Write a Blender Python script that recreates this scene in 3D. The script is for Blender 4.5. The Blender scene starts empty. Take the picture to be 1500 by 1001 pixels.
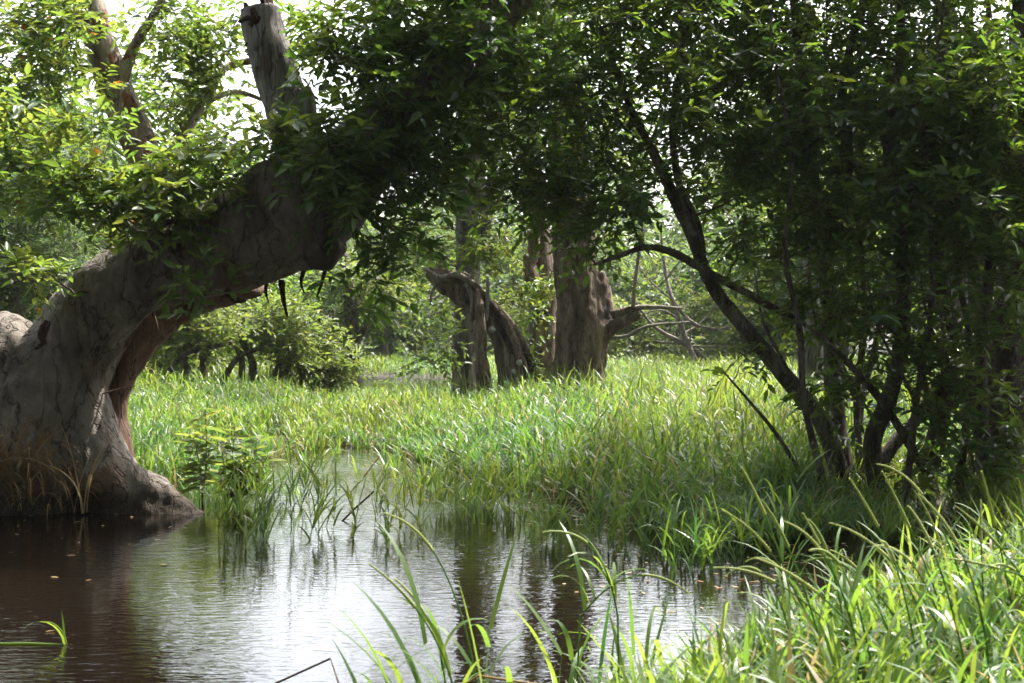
import bpy, math, random
import numpy as np
from mathutils import Vector, noise

rng = np.random.default_rng(11)
random.seed(11)
SC = bpy.context.scene
COL = SC.collection

# ---------------------------------------------------------------- camera frame
F, HZ, EYE = 2083.3, 480.0, 1.7        # 50 mm lens on a 1500 px wide picture, horizon row, eye height


def P(px, py, d):
    """the point at distance d that a sketch position (px, py) measured from the picture stands for"""
    return np.array([(px - 750.0) / F * d, d, EYE - (py - HZ) / F * d])


def at_ground(px, d, z=0.0):
    return np.array([(px - 750.0) / F * d, d, z])


# ---------------------------------------------------------------- object helpers
WL = {}


def empty(name, loc, label, cat, group=None):
    o = bpy.data.objects.new(name, None)
    COL.objects.link(o)
    o.location = Vector([float(v) for v in loc])
    o.empty_display_size = 0.2
    o['label'] = label
    o['category'] = cat
    if group:
        o['group'] = group
    WL[o.name] = np.array(loc, float)
    return o


class Geo:
    """collects vertices and faces (in world metres) that become ONE mesh object"""

    def __init__(self):
        self.v, self.q, self.t, self.qm, self.tm, self.r, self.n = [], [], [], [], [], [], 0

    def add(self, V, quads=None, tris=None, m=0, rnd=0.5):
        V = np.asarray(V, np.float32).reshape(-1, 3)
        self.v.append(V)
        if quads is not None and len(quads):
            q = np.asarray(quads, np.int64) + self.n
            self.q.append(q)
            self.qm.append(np.full(len(q), m, np.int32))
        if tris is not None and len(tris):
            t = np.asarray(tris, np.int64) + self.n
            self.t.append(t)
            self.tm.append(np.full(len(t), m, np.int32))
        self.r.append(np.broadcast_to(np.asarray(rnd, np.float32), (len(V),)))
        self.n += len(V)

    def mesh(self, name, mats, origin=(0, 0, 0), smooth=True):
        me = bpy.data.meshes.new(name)
        V = np.concatenate(self.v) - np.asarray(origin, np.float32)
        q = np.concatenate(self.q) if self.q else np.zeros((0, 4), np.int64)
        t = np.concatenate(self.t) if self.t else np.zeros((0, 3), np.int64)
        me.vertices.add(len(V))
        me.vertices.foreach_set('co', V.astype(np.float32).ravel())
        loops = np.concatenate([q.ravel(), t.ravel()]).astype(np.int32)
        me.loops.add(len(loops))
        me.loops.foreach_set('vertex_index', loops)
        st = np.concatenate([np.arange(len(q)) * 4, len(q) * 4 + np.arange(len(t)) * 3]).astype(np.int32)
        me.polygons.add(len(st))
        me.polygons.foreach_set('loop_start', st)
        mi = np.concatenate(self.qm + self.tm) if (self.qm or self.tm) else np.zeros(0, np.int32)
        me.polygons.foreach_set('material_index', mi.astype(np.int32))
        me.polygons.foreach_set('use_smooth', np.full(len(st), smooth))
        a = me.attributes.new('rnd', 'FLOAT', 'POINT')
        a.data.foreach_set('value', np.concatenate(self.r).astype(np.float32))
        for mt in (mats if isinstance(mats, (list, tuple)) else [mats]):
            me.materials.append(mt)
        me.update()
        me.validate()
        return me

    def build(self, name, mats, parent=None, smooth=True, label=None):
        org = WL[parent.name] if parent is not None else np.zeros(3)
        o = bpy.data.objects.new(name, self.mesh(name, mats, org, smooth))
        COL.objects.link(o)
        if parent is not None:
            o.parent = parent
        WL[o.name] = org
        if label:
            o['label'] = label
        return o


def tag(o, label, cat, group=None):
    o['label'] = label
    o['category'] = cat
    if group:
        o['group'] = group
    return o


def mass(o, kind, label=None, cat=None):
    o['kind'] = kind
    if label:
        o['label'] = label
    if cat:
        o['category'] = cat
    return o


def dup(o, parent=None):
    c = o.copy()
    COL.objects.link(c)
    if parent is not None:
        c.parent = parent
    for ch in list(o.children):
        dup(ch, c)
    return c


# ---------------------------------------------------------------- shape helpers
def nrm(v):
    return v / np.maximum(np.linalg.norm(v, axis=-1, keepdims=True), 1e-9)


def catmull(pts, n_per=6):
    p = np.asarray(pts, float)
    if len(p) < 3:
        t = np.linspace(0, 1, n_per * (len(p) - 1) + 1)[:, None]
        return p[0] * (1 - t) + p[1] * t
    e = np.vstack([2 * p[0] - p[1], p, 2 * p[-1] - p[-2]])
    out = []
    for i in range(1, len(e) - 2):
        a, b, c, d = e[i - 1], e[i], e[i + 1], e[i + 2]
        for k in range(n_per):
            t = k / n_per
            out.append(0.5 * ((2 * b) + (-a + c) * t + (2 * a - 5 * b + 4 * c - d) * t * t + (-a + 3 * b - 3 * c + d) * t ** 3))
    out.append(p[-1])
    return np.array(out)


def frames(c):
    T = nrm(np.gradient(c, axis=0))
    ref = np.array([0.0, 1.0, 0.0]) if abs(T[0][1]) < 0.9 else np.array([1.0, 0, 0])
    U = np.zeros_like(c)
    u = nrm(np.cross(T[0], ref))
    for i in range(len(c)):
        u = nrm(u - T[i] * np.dot(u, T[i]))
        U[i] = u
    return T, U, np.cross(T, U)


def tube(g, pts, rad, seg=14, n_per=7, amp=0.12, freq=1.6, ridge=0.0, nridge=5, m=0, rnd=0.5, cap=True, rough_end=0.0):
    """one tapering limb with uneven, slightly fluted sides"""
    pr = catmull(np.column_stack([np.asarray(pts, float), np.asarray(rad, float)]), n_per)
    c, r = pr[:, :3], np.maximum(pr[:, 3], 0.0015)
    T, U, B = frames(c)
    th = np.linspace(0, 2 * math.pi, seg, endpoint=False)
    V = np.zeros((len(c), seg, 3))
    ph = rng.uniform(0, 6.28)
    off = rng.uniform(-50, 50, 3)
    for i in range(len(c)):
        tw = ph + i * 0.05
        for j, a in enumerate(th):
            dirv = U[i] * math.cos(a) + B[i] * math.sin(a)
            q = (c[i] + dirv * r[i]) * freq / max(r[i] * 4, 0.05) * 0.25 + off
            k = 1 + amp * noise.noise(Vector(q)) + amp * 0.5 * noise.noise(Vector(q * 2.7))
            if ridge:
                k += ridge * (0.5 + 0.5 * math.cos(nridge * a + tw)) - ridge * 0.5
            V[i, j] = c[i] + dirv * r[i] * k
    if rough_end:
        for j in range(seg):
            V[-1, j] += T[-1] * r[-1] * rng.uniform(-rough_end, rough_end)
    n = len(c)
    idx = np.arange(n * seg).reshape(n, seg)
    q = np.stack([idx[:-1], np.roll(idx[:-1], -1, 1), np.roll(idx[1:], -1, 1), idx[1:]], -1).reshape(-1, 4)
    VV = V.reshape(-1, 3)
    tris = []
    if cap:
        VV = np.vstack([VV, c[0], c[-1] - T[-1] * r[-1] * rough_end * 0.9])
        a0, a1 = n * seg, n * seg + 1
        for j in range(seg):
            k = (j + 1) % seg
            tris += [(a0, idx[0, k], idx[0, j]), (a1, idx[-1, j], idx[-1, k])]
    g.add(VV, q, tris, m, rnd)


def ptube(g, L, **kw):
    """tube from a list of (px, py, d, radius in px)"""
    tube(g, [P(a, b, d) for a, b, d, r in L], [r * d / F for a, b, d, r in L], **kw)


def twigs(g, C, R, sides=3, m=1, rnd=0.5):
    """many thin tubes at once; C is (N, M, 3), R is (N, M)"""
    N, M, _ = C.shape
    T = nrm(np.gradient(C, axis=1))
    ref = np.where(np.abs(T[..., 2:3]) > 0.9, np.array([1.0, 0, 0]), np.array([0, 0, 1.0]))
    U = nrm(np.cross(T, ref))
    B = np.cross(T, U)
    V = np.zeros((N, M, sides, 3))
    for s in range(sides):
        a = 2 * math.pi * s / sides
        V[:, :, s] = C + (U * math.cos(a) + B * math.sin(a)) * R[..., None]
    idx = np.arange(N * M * sides).reshape(N, M, sides)
    q = np.stack([idx[:, :-1], np.roll(idx[:, :-1], -1, 2), np.roll(idx[:, 1:], -1, 2), idx[:, 1:]], -1).reshape(-1, 4)
    rr = np.repeat(np.asarray(rnd, float), M * sides) if np.ndim(rnd) else rnd
    g.add(V.reshape(-1, 3), q, None, m, rr)


def leaves(g, p, ax, nr, L, W, m=0, rnd=None, fold=0.22, droop=0.12):
    """many lance-shaped leaves folded along the midrib"""
    N = len(p)
    x = nrm(ax)
    y = nrm(np.cross(nr, x))
    z = np.cross(x, y)
    L = np.broadcast_to(L, N)[:, None]
    W = np.broadcast_to(W, N)[:, None]
    dr = np.asarray(droop) * rng.uniform(0.2, 1.6, (N, 1)) * L
    a1, a2 = 0.30, 0.68
    mid1, mid2 = p + x * a1 * L - z * dr * 0.1, p + x * a2 * L - z * dr * 0.45
    R1, L1 = mid1 + y * W * .5 + z * W * fold, mid1 - y * W * .5 + z * W * fold
    R2, L2 = mid2 + y * W * .42 + z * W * fold * .8, mid2 - y * W * .42 + z * W * fold * .8
    tip = p + x * L - z * dr
    V = np.stack([p, R1, R2, tip, L2, L1], 1)
    b = np.arange(N)[:, None] * 6
    q = np.concatenate([b + np.array([0, 1, 2, 3]), b + np.array([0, 3, 4, 5])])
    if rnd is None:
        rnd = rng.random(N)
    g.add(V.reshape(-1, 3), q, None, m, np.repeat(rnd, 6))


def rdir(n, flat=0.6, up=0.0):
    v = rng.normal(size=(n, 3))
    v[:, 2] = v[:, 2] * flat + up
    return nrm(v)


def sprays(g, base, u, L, k=10, leaf=0.12, width=0.36, droop=0.25, lm=0, bm=1, tw=0.004, spread=0.95, tint=None):
    """leafy twigs: each bends a little, leaves in alternate rows, faces turned up"""
    N = len(base)
    L = np.broadcast_to(L, N)[:, None]
    t = np.linspace(0, 1, 4)
    C = base[:, None] + u[:, None] * (L * t)[..., None] + np.array([0, 0, -1.0]) * (droop * L * t ** 2)[..., None]
    twigs(g, C, np.broadcast_to(tw * (1.1 - t), (N, 4)), 3, bm)
    side = nrm(np.cross(u, np.array([0.0, 0, 1.0])) + 1e-4)
    upv = np.cross(side, u)
    tn = rng.random(N) if tint is None else tint
    for j in range(k):
        tt = 0.15 + 0.85 * (j + rng.uniform(0, 0.5, (N, 1))) / k
        p = base + u * L * tt + np.array([0, 0, -1.0]) * droop * L * tt ** 2
        a = rng.uniform(-0.7, 0.7, (N, 1)) + (0 if j % 2 else math.pi)
        sv = side * np.cos(a) + upv * np.sin(a)
        sp = spread if j < k - 1 else 0.2
        ax = u * rng.uniform(0.35, 0.9, (N, 1)) + sv * sp + rng.normal(0, 0.16, (N, 3)) + np.array([0, 0, -0.12])
        nr = np.array([0, 0, 1.0]) + rng.normal(0, 0.42, (N, 3))
        l = leaf * rng.uniform(0.5, 1.35, N)
        leaves(g, p, ax, nr, l, l * width * rng.uniform(.8, 1.2, N), lm, np.clip(tn * 0.6 + rng.random(N) * 0.4, 0, 1))


def in_ell(n, cx, cy, rx, ry, d, dd):
    v = rdir(n, 1.0) * rng.random((n, 1)) ** (1 / 2.6)
    return np.array([P(cx + a * rx, cy + b * ry, d + c * dd) for a, b, c in v])


def grow(g, stems, cl, m=1, rmax=0.03, rmin=0.006, sag=0.15):
    """joins every leaf cluster to the nearest wood, nearest first, so that branches fork from branches"""
    A = np.vstack([s[0] for s in stems])
    AR = np.concatenate([s[1] for s in stems])
    d0 = np.min(np.linalg.norm(cl[:, None] - A[None], axis=2), axis=1)
    C, R = [], []
    for i in np.argsort(d0):
        c = cl[i]
        dist = np.linalg.norm(A - c, axis=1)
        cost = dist + np.maximum(A[:, 2] - c[2] - 0.1, 0) * 1.2
        k = int(np.argmin(cost))
        a, ln = A[k], dist[k]
        mid = (a + c) / 2 + np.array([0, 0, rng.uniform(-.1, sag + .1)]) * ln + rng.normal(0, 0.09, 3) * ln
        t = np.linspace(0, 1, 7)[:, None]
        crv = a * (1 - t) ** 2 + 2 * mid * t * (1 - t) + c * t * t
        crv[1:-1] += rng.normal(0, 0.025, (5, 3)) * ln
        r0 = min(AR[k] * 0.65, rmax, 0.010 + 0.011 * ln)
        r0 = max(r0, rmin)
        rr = np.linspace(r0, max(r0 * 0.45, rmin * .7), 7)
        C.append(crv)
        R.append(rr)
        A = np.vstack([A, crv[2:]])
        AR = np.concatenate([AR, rr[2:]])
    twigs(g, np.array(C), np.array(R), 5, m)


def crown(g, stems, ells, leaf=0.12, width=0.36, per=10, k=10, L=(0.3, 0.6), droop=0.25, rmax=0.03, up=0.1, spread=0.95):
    """ells: (cx, cy, rx, ry, d, dd, clusters) -> branches, twigs and leaves"""
    cl = np.vstack([in_ell(n, *e) for *e, n in ells])
    if stems:
        grow(g, stems, cl, 1, rmax)
    b = np.repeat(cl, per, 0) + rng.normal(0, 0.10, (len(cl) * per, 3))
    tint = np.clip(np.repeat(rng.random(len(cl)), per) + rng.normal(0, .15, len(b)), 0, 1)
    sprays(g, b, rdir(len(b), 0.75, up), rng.uniform(L[0], L[1], len(b)), k, leaf, width, droop, spread=spread, tint=tint)


def stem_pts(L, n_per=5):
    pr = catmull(np.array([list(P(a, b, d)) + [r * d / F] for a, b, d, r in L]), n_per)
    return pr[:, :3], pr[:, 3]


def blades(g, base, h, w, az, lean, bend, seg=4, m=0, rnd=None, twist=0.5):
    """grass leaves: strips that rise, arch over and taper"""
    N = len(base)
    hd = np.stack([np.cos(az), np.sin(az), np.zeros(N)], 1)
    wd = np.stack([-np.sin(az + rng.normal(0, twist, N)), np.cos(az + rng.normal(0, twist, N)), rng.normal(0, .2, N)], 1)
    wd = nrm(wd)
    p = base.copy()
    V = np.zeros((N, seg + 1, 2, 3))
    for i in range(seg + 1):
        t = i / seg
        ww = (w * (0.75 + 0.9 * t - 1.6 * t * t))[:, None] * 0.5
        V[:, i, 0], V[:, i, 1] = p - wd * ww, p + wd * ww
        tm = (i + 0.5) / seg
        a = (lean + bend * tm ** 1.4)[:, None]
        p = p + (hd * np.sin(a) + np.array([0, 0, 1.0]) * np.cos(a)) * (h / seg)[:, None]
    idx = np.arange(N * (seg + 1) * 2).reshape(N, seg + 1, 2)
    q = np.stack([idx[:, :-1, 0], idx[:, :-1, 1], idx[:, 1:, 1], idx[:, 1:, 0]], -1).reshape(-1, 4)
    if rnd is None:
        rnd = rng.random(N)
    g.add(V.reshape(-1, 3), q, None, m, np.repeat(rnd, (seg + 1) * 2))


def tillers(g, base, H, nl=5, bl=0.32, bw=0.016, m=0, seg=4, leanmax=0.5, stem=True, bendmax=1.9, dry=0.05):
    """marsh grass: jointed leaning stems with leaves leaving them at several heights"""
    N = len(base)
    pn = np.array([noise.noise(Vector((p[0] * .45, p[1] * .30, 1.7))) + .5 * noise.noise(Vector((p[0] * 1.3, p[1] * .9, 9.1))) for p in base])
    H = H * np.clip(1 + .75 * pn, .45, 1.7)
    az = rng.uniform(0, 6.283, N)
    le = np.abs(rng.normal(0, leanmax, N))
    u = np.stack([np.cos(az) * np.sin(le), np.sin(az) * np.sin(le), np.cos(le)], 1)
    tn = np.clip(.5 + .8 * np.roll(pn, 0) + rng.normal(0, .2, N), 0, 1)
    if stem:
        blades(g, base, H * 0.95, np.full(N, bw * 0.35), az, le, np.zeros(N), 2, m, tn * 0.3)
    for j in range(nl):
        s = (0.12 + 0.85 * (j + rng.random(N)) / nl)
        p = base + u * (H * s)[:, None]
        l = bl * rng.uniform(0.55, 1.3, N)
        r = np.clip(tn * .7 + rng.random(N) * .3, 0, .93)
        r = np.where(rng.random(N) < dry, 0.985, r)
        blades(g, p, l, bw * rng.uniform(.6, 1.3, N), az * .3 + rng.uniform(0, 6.283, N), rng.uniform(.15, .75, N),
               rng.uniform(0.1, bendmax, N), seg, m, r)


# ---------------------------------------------------------------- materials
def newmat(name):
    m = bpy.data.materials.new(name)
    m.use_nodes = True
    nt = m.node_tree
    for n in list(nt.nodes):
        nt.nodes.remove(n)
    return m, nt, nt.nodes, nt.links


def ramp(N, stops):
    r = N.new('ShaderNodeValToRGB')
    e = r.color_ramp.elements
    while len(e) < len(stops):
        e.new(0.5)
    for el, (p, c) in zip(e, stops):
        el.position = p
        el.color = (*c, 1)
    return r


def leaf_mat(name, stops, tstops, trans=0.42, rough=0.42, spec=0.5):
    m, nt, N, K = newmat(name)
    at = N.new('ShaderNodeAttribute')
    at.attribute_name = 'rnd'
    r1, r2 = ramp(N, stops), ramp(N, tstops)
    K.new(at.outputs['Fac'], r1.inputs[0])
    K.new(at.outputs['Fac'], r2.inputs[0])
    b = N.new('ShaderNodeBsdfPrincipled')
    b.inputs['Roughness'].default_value = rough
    b.inputs['Specular IOR Level'].default_value = spec
    K.new(r1.outputs[0], b.inputs['Base Color'])
    t = N.new('ShaderNodeBsdfTranslucent')
    K.new(r2.outputs[0], t.inputs['Color'])
    mx = N.new('ShaderNodeMixShader')
    mx.inputs[0].default_value = trans
    K.new(b.outputs[0], mx.inputs[1])
    K.new(t.outputs[0], mx.inputs[2])
    o = N.new('ShaderNodeOutputMaterial')
    K.new(mx.outputs[0], o.inputs[0])
    return m


def bark_mat(name, stops, scale=3.0, stretch=0.25, bump=0.5, rough=0.85, patch=None, fine=22.0, crack=.28, tide=0):
    """blotchy bark: broad patches, upright streaks, fine cracks"""
    m, nt, N, K = newmat(name)
    tc = N.new('ShaderNodeTexCoord')
    mp = N.new('ShaderNodeMapping')
    mp.inputs['Scale'].default_value = (1, 1, stretch)
    K.new(tc.outputs['Object'], mp.inputs[0])
    n1 = N.new('ShaderNodeTexNoise')
    n1.inputs['Scale'].default_value = scale
    n1.inputs['Detail'].default_value = 8
    n1.inputs['Roughness'].default_value = 0.62
    K.new(mp.outputs[0], n1.inputs['Vector'])
    n2 = N.new('ShaderNodeTexNoise')
    n2.inputs['Scale'].default_value = fine
    n2.inputs['Detail'].default_value = 6
    n2.inputs['Roughness'].default_value = 0.7
    K.new(mp.outputs[0], n2.inputs['Vector'])
    r = ramp(N, stops)
    K.new(n1.outputs[0], r.inputs[0])
    mx = N.new('ShaderNodeMix')
    mx.data_type = 'RGBA'
    mx.blend_type = 'MULTIPLY'
    mx.inputs[0].default_value = 0.7
    r2 = ramp(N, [(0.3, (0.45, 0.43, 0.42)), (0.6, (1, 1, 1))])
    K.new(n2.outputs[0], r2.inputs[0])
    K.new(r.outputs[0], mx.inputs[6])
    K.new(r2.outputs[0], mx.inputs[7])
    colr = mx.outputs[2]
    if patch:
        n3 = N.new('ShaderNodeTexNoise')
        n3.inputs['Scale'].default_value = patch[0]
        n3.inputs['Detail'].default_value = 4
        K.new(tc.outputs['Object'], n3.inputs['Vector'])
        r3 = ramp(N, [(patch[1], (0, 0, 0)), (patch[1] + .05, (1, 1, 1))])
        K.new(n3.outputs[0], r3.inputs[0])
        mx2 = N.new('ShaderNodeMix')
        mx2.data_type = 'RGBA'
        K.new(r3.outputs[0], mx2.inputs[0])
        K.new(colr, mx2.inputs[6])
        mx2.inputs[7].default_value = (*patch[2], 1)
        colr = mx2.outputs[2]
    n4 = N.new('ShaderNodeTexNoise')                 # dark wandering cracks
    n4.inputs['Scale'].default_value = scale * 1.6
    n4.inputs['Detail'].default_value = 5
    n4.inputs['Distortion'].default_value = 0.6
    mp4 = N.new('ShaderNodeMapping')
    mp4.inputs['Scale'].default_value = (1.3, 1.3, stretch * .8)
    K.new(tc.outputs['Object'], mp4.inputs[0])
    K.new(mp4.outputs[0], n4.inputs['Vector'])
    sb = N.new('ShaderNodeMath')
    sb.operation = 'SUBTRACT'
    K.new(n4.outputs[0], sb.inputs[0])
    sb.inputs[1].default_value = .5
    ab = N.new('ShaderNodeMath')
    ab.operation = 'ABSOLUTE'
    K.new(sb.outputs[0], ab.inputs[0])
    r4 = ramp(N, [(0.0, (crack, crack * .9, crack * .85)), (0.022, (1, 1, 1))])
    K.new(ab.outputs[0], r4.inputs[0])
    mx4 = N.new('ShaderNodeMix')
    mx4.data_type = 'RGBA'
    mx4.blend_type = 'MULTIPLY'
    mx4.inputs[0].default_value = 1
    K.new(colr, mx4.inputs[6])
    K.new(r4.outputs[0], mx4.inputs[7])
    colr = mx4.outputs[2]
    if tide:                                         # wet, mud-stained foot above the waterline
        sz_ = N.new('ShaderNodeSeparateXYZ')
        K.new(tc.outputs['Object'], sz_.inputs[0])
        sm_ = N.new('ShaderNodeMath')
        sm_.operation = 'MULTIPLY_ADD'
        K.new(n1.outputs[0], sm_.inputs[0])
        sm_.inputs[1].default_value = -.22
        K.new(sz_.outputs[2], sm_.inputs[2])
        rt = ramp(N, [(0.0, (.30, .27, .22)), (max(tide - .11, .02), (.42, .38, .32)), (tide, (1, 1, 1))])
        K.new(sm_.outputs[0], rt.inputs[0])
        mt_ = N.new('ShaderNodeMix')
        mt_.data_type = 'RGBA'
        mt_.blend_type = 'MULTIPLY'
        mt_.inputs[0].default_value = 1
        K.new(colr, mt_.inputs[6])
        K.new(rt.outputs[0], mt_.inputs[7])
        colr = mt_.outputs[2]
    b = N.new('ShaderNodeBsdfPrincipled')
    b.inputs['Roughness'].default_value = rough
    b.inputs['Specular IOR Level'].default_value = 0.25
    K.new(colr, b.inputs['Base Color'])
    ad = N.new('ShaderNodeMath')
    ad.operation = 'MULTIPLY_ADD'
    K.new(n2.outputs[0], ad.inputs[0])
    ad.inputs[1].default_value = 0.5
    K.new(n1.outputs[0], ad.inputs[2])
    ad2 = N.new('ShaderNodeMath')
    ad2.operation = 'MULTIPLY_ADD'
    K.new(r4.outputs[0], ad2.inputs[0])
    ad2.inputs[1].default_value = .35
    K.new(ad.outputs[0], ad2.inputs[2])
    ad = ad2
    bp = N.new('ShaderNodeBump')
    bp.inputs['Strength'].default_value = bump
    bp.inputs['Distance'].default_value = 0.10
    K.new(ad.outputs[0], bp.inputs['Height'])
    K.new(bp.outputs[0], b.inputs['Normal'])
    o = N.new('ShaderNodeOutputMaterial')
    K.new(b.outputs[0], o.inputs[0])
    return m


def plain_mat(name, c1, c2, scale=8, rough=0.8, bump=0.3):
    return bark_mat(name, [(0.35, c1), (0.65, c2)], scale, 1.0, bump, rough)


def water_mat():
    m, nt, N, K = newmat('pond_water')
    tc = N.new('ShaderNodeTexCoord')
    mp = N.new('ShaderNodeMapping')
    mp.inputs['Scale'].default_value = (1.0, 2.6, 1)
    mp.inputs['Rotation'].default_value = (0, 0, 0.06)
    K.new(tc.outputs['Object'], mp.inputs[0])
    n1 = N.new('ShaderNodeTexNoise')
    n1.inputs['Scale'].default_value = 7.5
    n1.inputs['Detail'].default_value = 2.5
    n1.inputs['Roughness'].default_value = 0.5
    n1.inputs['Distortion'].default_value = 0.4
    K.new(mp.outputs[0], n1.inputs['Vector'])
    n2 = N.new('ShaderNodeTexNoise')           # calmer and livelier stretches of the pond
    n2.inputs['Scale'].default_value = 0.35
    n2.inputs['Detail'].default_value = 2
    K.new(tc.outputs['Object'], n2.inputs['Vector'])
    mr = N.new('ShaderNodeMapRange')
    mr.inputs[1].default_value, mr.inputs[2].default_value = 0.35, 0.65
    mr.inputs[3].default_value, mr.inputs[4].default_value = 0.25, 1.0
    K.new(n2.outputs[0], mr.inputs[0])
    mu = N.new('ShaderNodeMath')
    mu.operation = 'MULTIPLY'
    K.new(n1.outputs[0], mu.inputs[0])
    K.new(mr.outputs[0], mu.inputs[1])
    bp = N.new('ShaderNodeBump')
    bp.inputs['Strength'].default_value = 0.42
    bp.inputs['Distance'].default_value = 0.012
    K.new(mu.outputs[0], bp.inputs['Height'])
    b = N.new('ShaderNodeBsdfPrincipled')
    b.inputs['Base Color'].default_value = (0.006, 0.004, 0.0025, 1)
    b.inputs['Roughness'].default_value = 0.02
    b.inputs['IOR'].default_value = 1.33
    K.new(bp.outputs[0], b.inputs['Normal'])
    o = N.new('ShaderNodeOutputMaterial')
    K.new(b.outputs[0], o.inputs[0])
    return m


G_ = lambda a: [(0.0, a[0]), (0.45, a[1]), (0.93, a[2]), (1.0, a[3])]
ORANGE = (0.32, 0.09, 0.015)
M_leaf = leaf_mat('broad_leaf', [(0, (.030, .070, .022)), (.5, (.050, .100, .024)), (.97, (.085, .130, .026)), (.995, ORANGE)],
                  [(0, (.14, .28, .03)), (.5, (.25, .37, .045)), (.97, (.42, .46, .06)), (.995, (.5, .16, .02))], 0.42, 0.38, 0.5)
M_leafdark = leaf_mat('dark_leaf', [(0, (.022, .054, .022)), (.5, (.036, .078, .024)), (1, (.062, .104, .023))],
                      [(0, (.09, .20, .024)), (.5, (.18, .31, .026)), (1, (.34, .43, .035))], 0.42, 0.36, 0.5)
M_leafyel = leaf_mat('yellow_green_leaf', [(0, (.05, .095, .020)), (.5, (.085, .13, .025)), (1, (.13, .15, .03))],
                     [(0, (.15, .25, .04)), (.5, (.25, .34, .055)), (1, (.37, .39, .07))], 0.42, 0.5, 0.4)
M_leafblue = leaf_mat('grey_green_leaf', [(0, (.045, .078, .040)), (.5, (.068, .108, .048)), (1, (.08, .11, .04))],
                      [(0, (.12, .22, .07)), (.5, (.20, .31, .08)), (1, (.24, .32, .06))], 0.36, 0.55, 0.3)
DRY = (.30, .22, .10)
M_grass = leaf_mat('marsh_grass', [(0, (.030, .085, .030)), (.5, (.060, .125, .026)), (.93, (.105, .165, .032)), (.97, DRY)],
                   [(0, (.09, .25, .045)), (.5, (.22, .36, .038)), (.93, (.37, .44, .055)), (.97, (.4, .3, .12))], 0.42, 0.40, 0.45)
M_dry = leaf_mat('dry_grass', [(0, (.20, .12, .05)), (.5, (.30, .20, .09)), (1, (.42, .33, .17))],
                 [(0, (.25, .14, .05)), (.5, (.34, .22, .09)), (1, (.42, .32, .15))], 0.25, 0.6, 0.3)
M_seed = leaf_mat('seed_spike', [(0, (.20, .26, .07)), (1, (.34, .38, .13))], [(0, (.3, .38, .09)), (1, (.45, .50, .15))], 0.3, 0.6, 0.3)
M_bark = bark_mat('great_tree_bark', [(.30, (.045, .034, .027)), (.40, (.15, .122, .098)), (.50, (.26, .228, .192)), (.58, (.205, .175, .147)), (.70, (.40, .37, .33))],
                  2.0, 0.5, 1.0, 0.8, patch=(1.7, 0.60, (.17, .115, .08)), fine=13, crack=.42, tide=.16)
M_inner = bark_mat('bare_pink_wood', [(.3, (.10, .055, .038)), (.55, (.19, .115, .08)), (.75, (.33, .24, .18))], 2.2, .2, .7, .8)
M_rot = bark_mat('rotten_wood', [(.3, (.03, .018, .012)), (.6, (.10, .05, .03)), (.8, (.18, .10, .06))], 7, 1, 1.0, .95)
M_bark_pale = bark_mat('pale_peeling_bark', [(.34, (.16, .11, .08)), (.48, (.50, .42, .36)), (.62, (.70, .63, .56))], 3.4, .35, 1.0, .8,
                       patch=(3.2, .56, (.30, .14, .08)))
M_bark_brown = bark_mat('furrowed_brown_bark', [(.34, (.065, .047, .035)), (.5, (.20, .148, .108)), (.66, (.38, .30, .225))], 4.5, .28, 1.0, .9, fine=26)
M_bark_grey = bark_mat('grey_bark', [(.34, (.085, .078, .07)), (.48, (.23, .215, .20)), (.66, (.42, .395, .36))], 5, .22, 1.0, .85, patch=(4, .6, (.13, .095, .07)))
M_bark_dark = bark_mat('dark_shrub_bark', [(.32, (.06, .048, .038)), (.5, (.145, .12, .098)), (.68, (.30, .27, .235))], 7, .4, .8, .9,
                       patch=(9, .66, (.26, .27, .24)), fine=40)
M_dead = bark_mat('bleached_dead_wood', [(.3, (.17, .145, .12)), (.6, (.36, .32, .275)), (.8, (.48, .44, .39))], 5, .3, .7, .9)
M_lichen = plain_mat('white_lichen', (.45, .45, .40), (.6, .6, .54), 30)
M_twig = plain_mat('twig_bark', (.06, .045, .03), (.13, .10, .07), 20)
M_soil = bark_mat('wet_soil', [(.3, (.020, .015, .009)), (.55, (.040, .032, .018)), (.75, (.06, .06, .025))], 2.0, 1.0, .6, .7)
M_water = water_mat()

# ---------------------------------------------------------------- the lie of the land
EPX = np.array([-400, 150, 250, 330, 400, 480, 560, 640, 700, 760, 850, 1000, 1200, 1500, 1900])
EDD = np.array([15.0, 15.2, 16.0, 17.2, 19.0, 20.6, 20.2, 18.0, 16.4, 15.6, 13.6, 12.0, 11.4, 11.0, 11.0])
BPX = np.array([400, 560, 700, 850, 1000, 1150, 1300, 1500, 1900])
BDD = np.array([1.0, 2.0, 3.0, 4.6, 5.9, 6.9, 7.6, 8.3, 8.6])


def edge(px):
    return np.interp(px, EPX, EDD)


def bank(px):
    return np.interp(px, BPX, BDD, left=0)


def to_px(x, y):
    return 750 + x / np.maximum(y, .5) * F


def sst(x, a, b):
    t = np.clip((x - a) / (b - a), 0, 1)
    return t * t * (3 - 2 * t)


def height(x, y):
    px = to_px(x, y)
    e = edge(np.clip(px, -400, 1900))
    z = -0.40 + 0.45 * sst(y - e, -1.0, 1.5)
    b = bank(np.clip(px, 400, 1900)) * (y > 0.5)
    z = np.maximum(z, -0.40 + 0.46 * sst(b - y, -0.5, 1.0))
    hump = 0.75 * np.exp(-((x + 5.4) ** 2 + (y - 14.6) ** 2) / 2.2)        # soil heaped round the great tree's foot
    z = np.maximum(z, -0.40 + hump * .72)
    ch = sst(y, 35, 37) * (1 - sst(y, 45.5, 47)) * sst(px, 380, 500) * (1 - sst(px, 650, 760))
    z = z - 0.25 * ch
    z = z + 0.9 * sst(y, 90, 200) + np.where(y < -1, 0.5 * sst(-y, 1, 6), 0)
    return z


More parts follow.
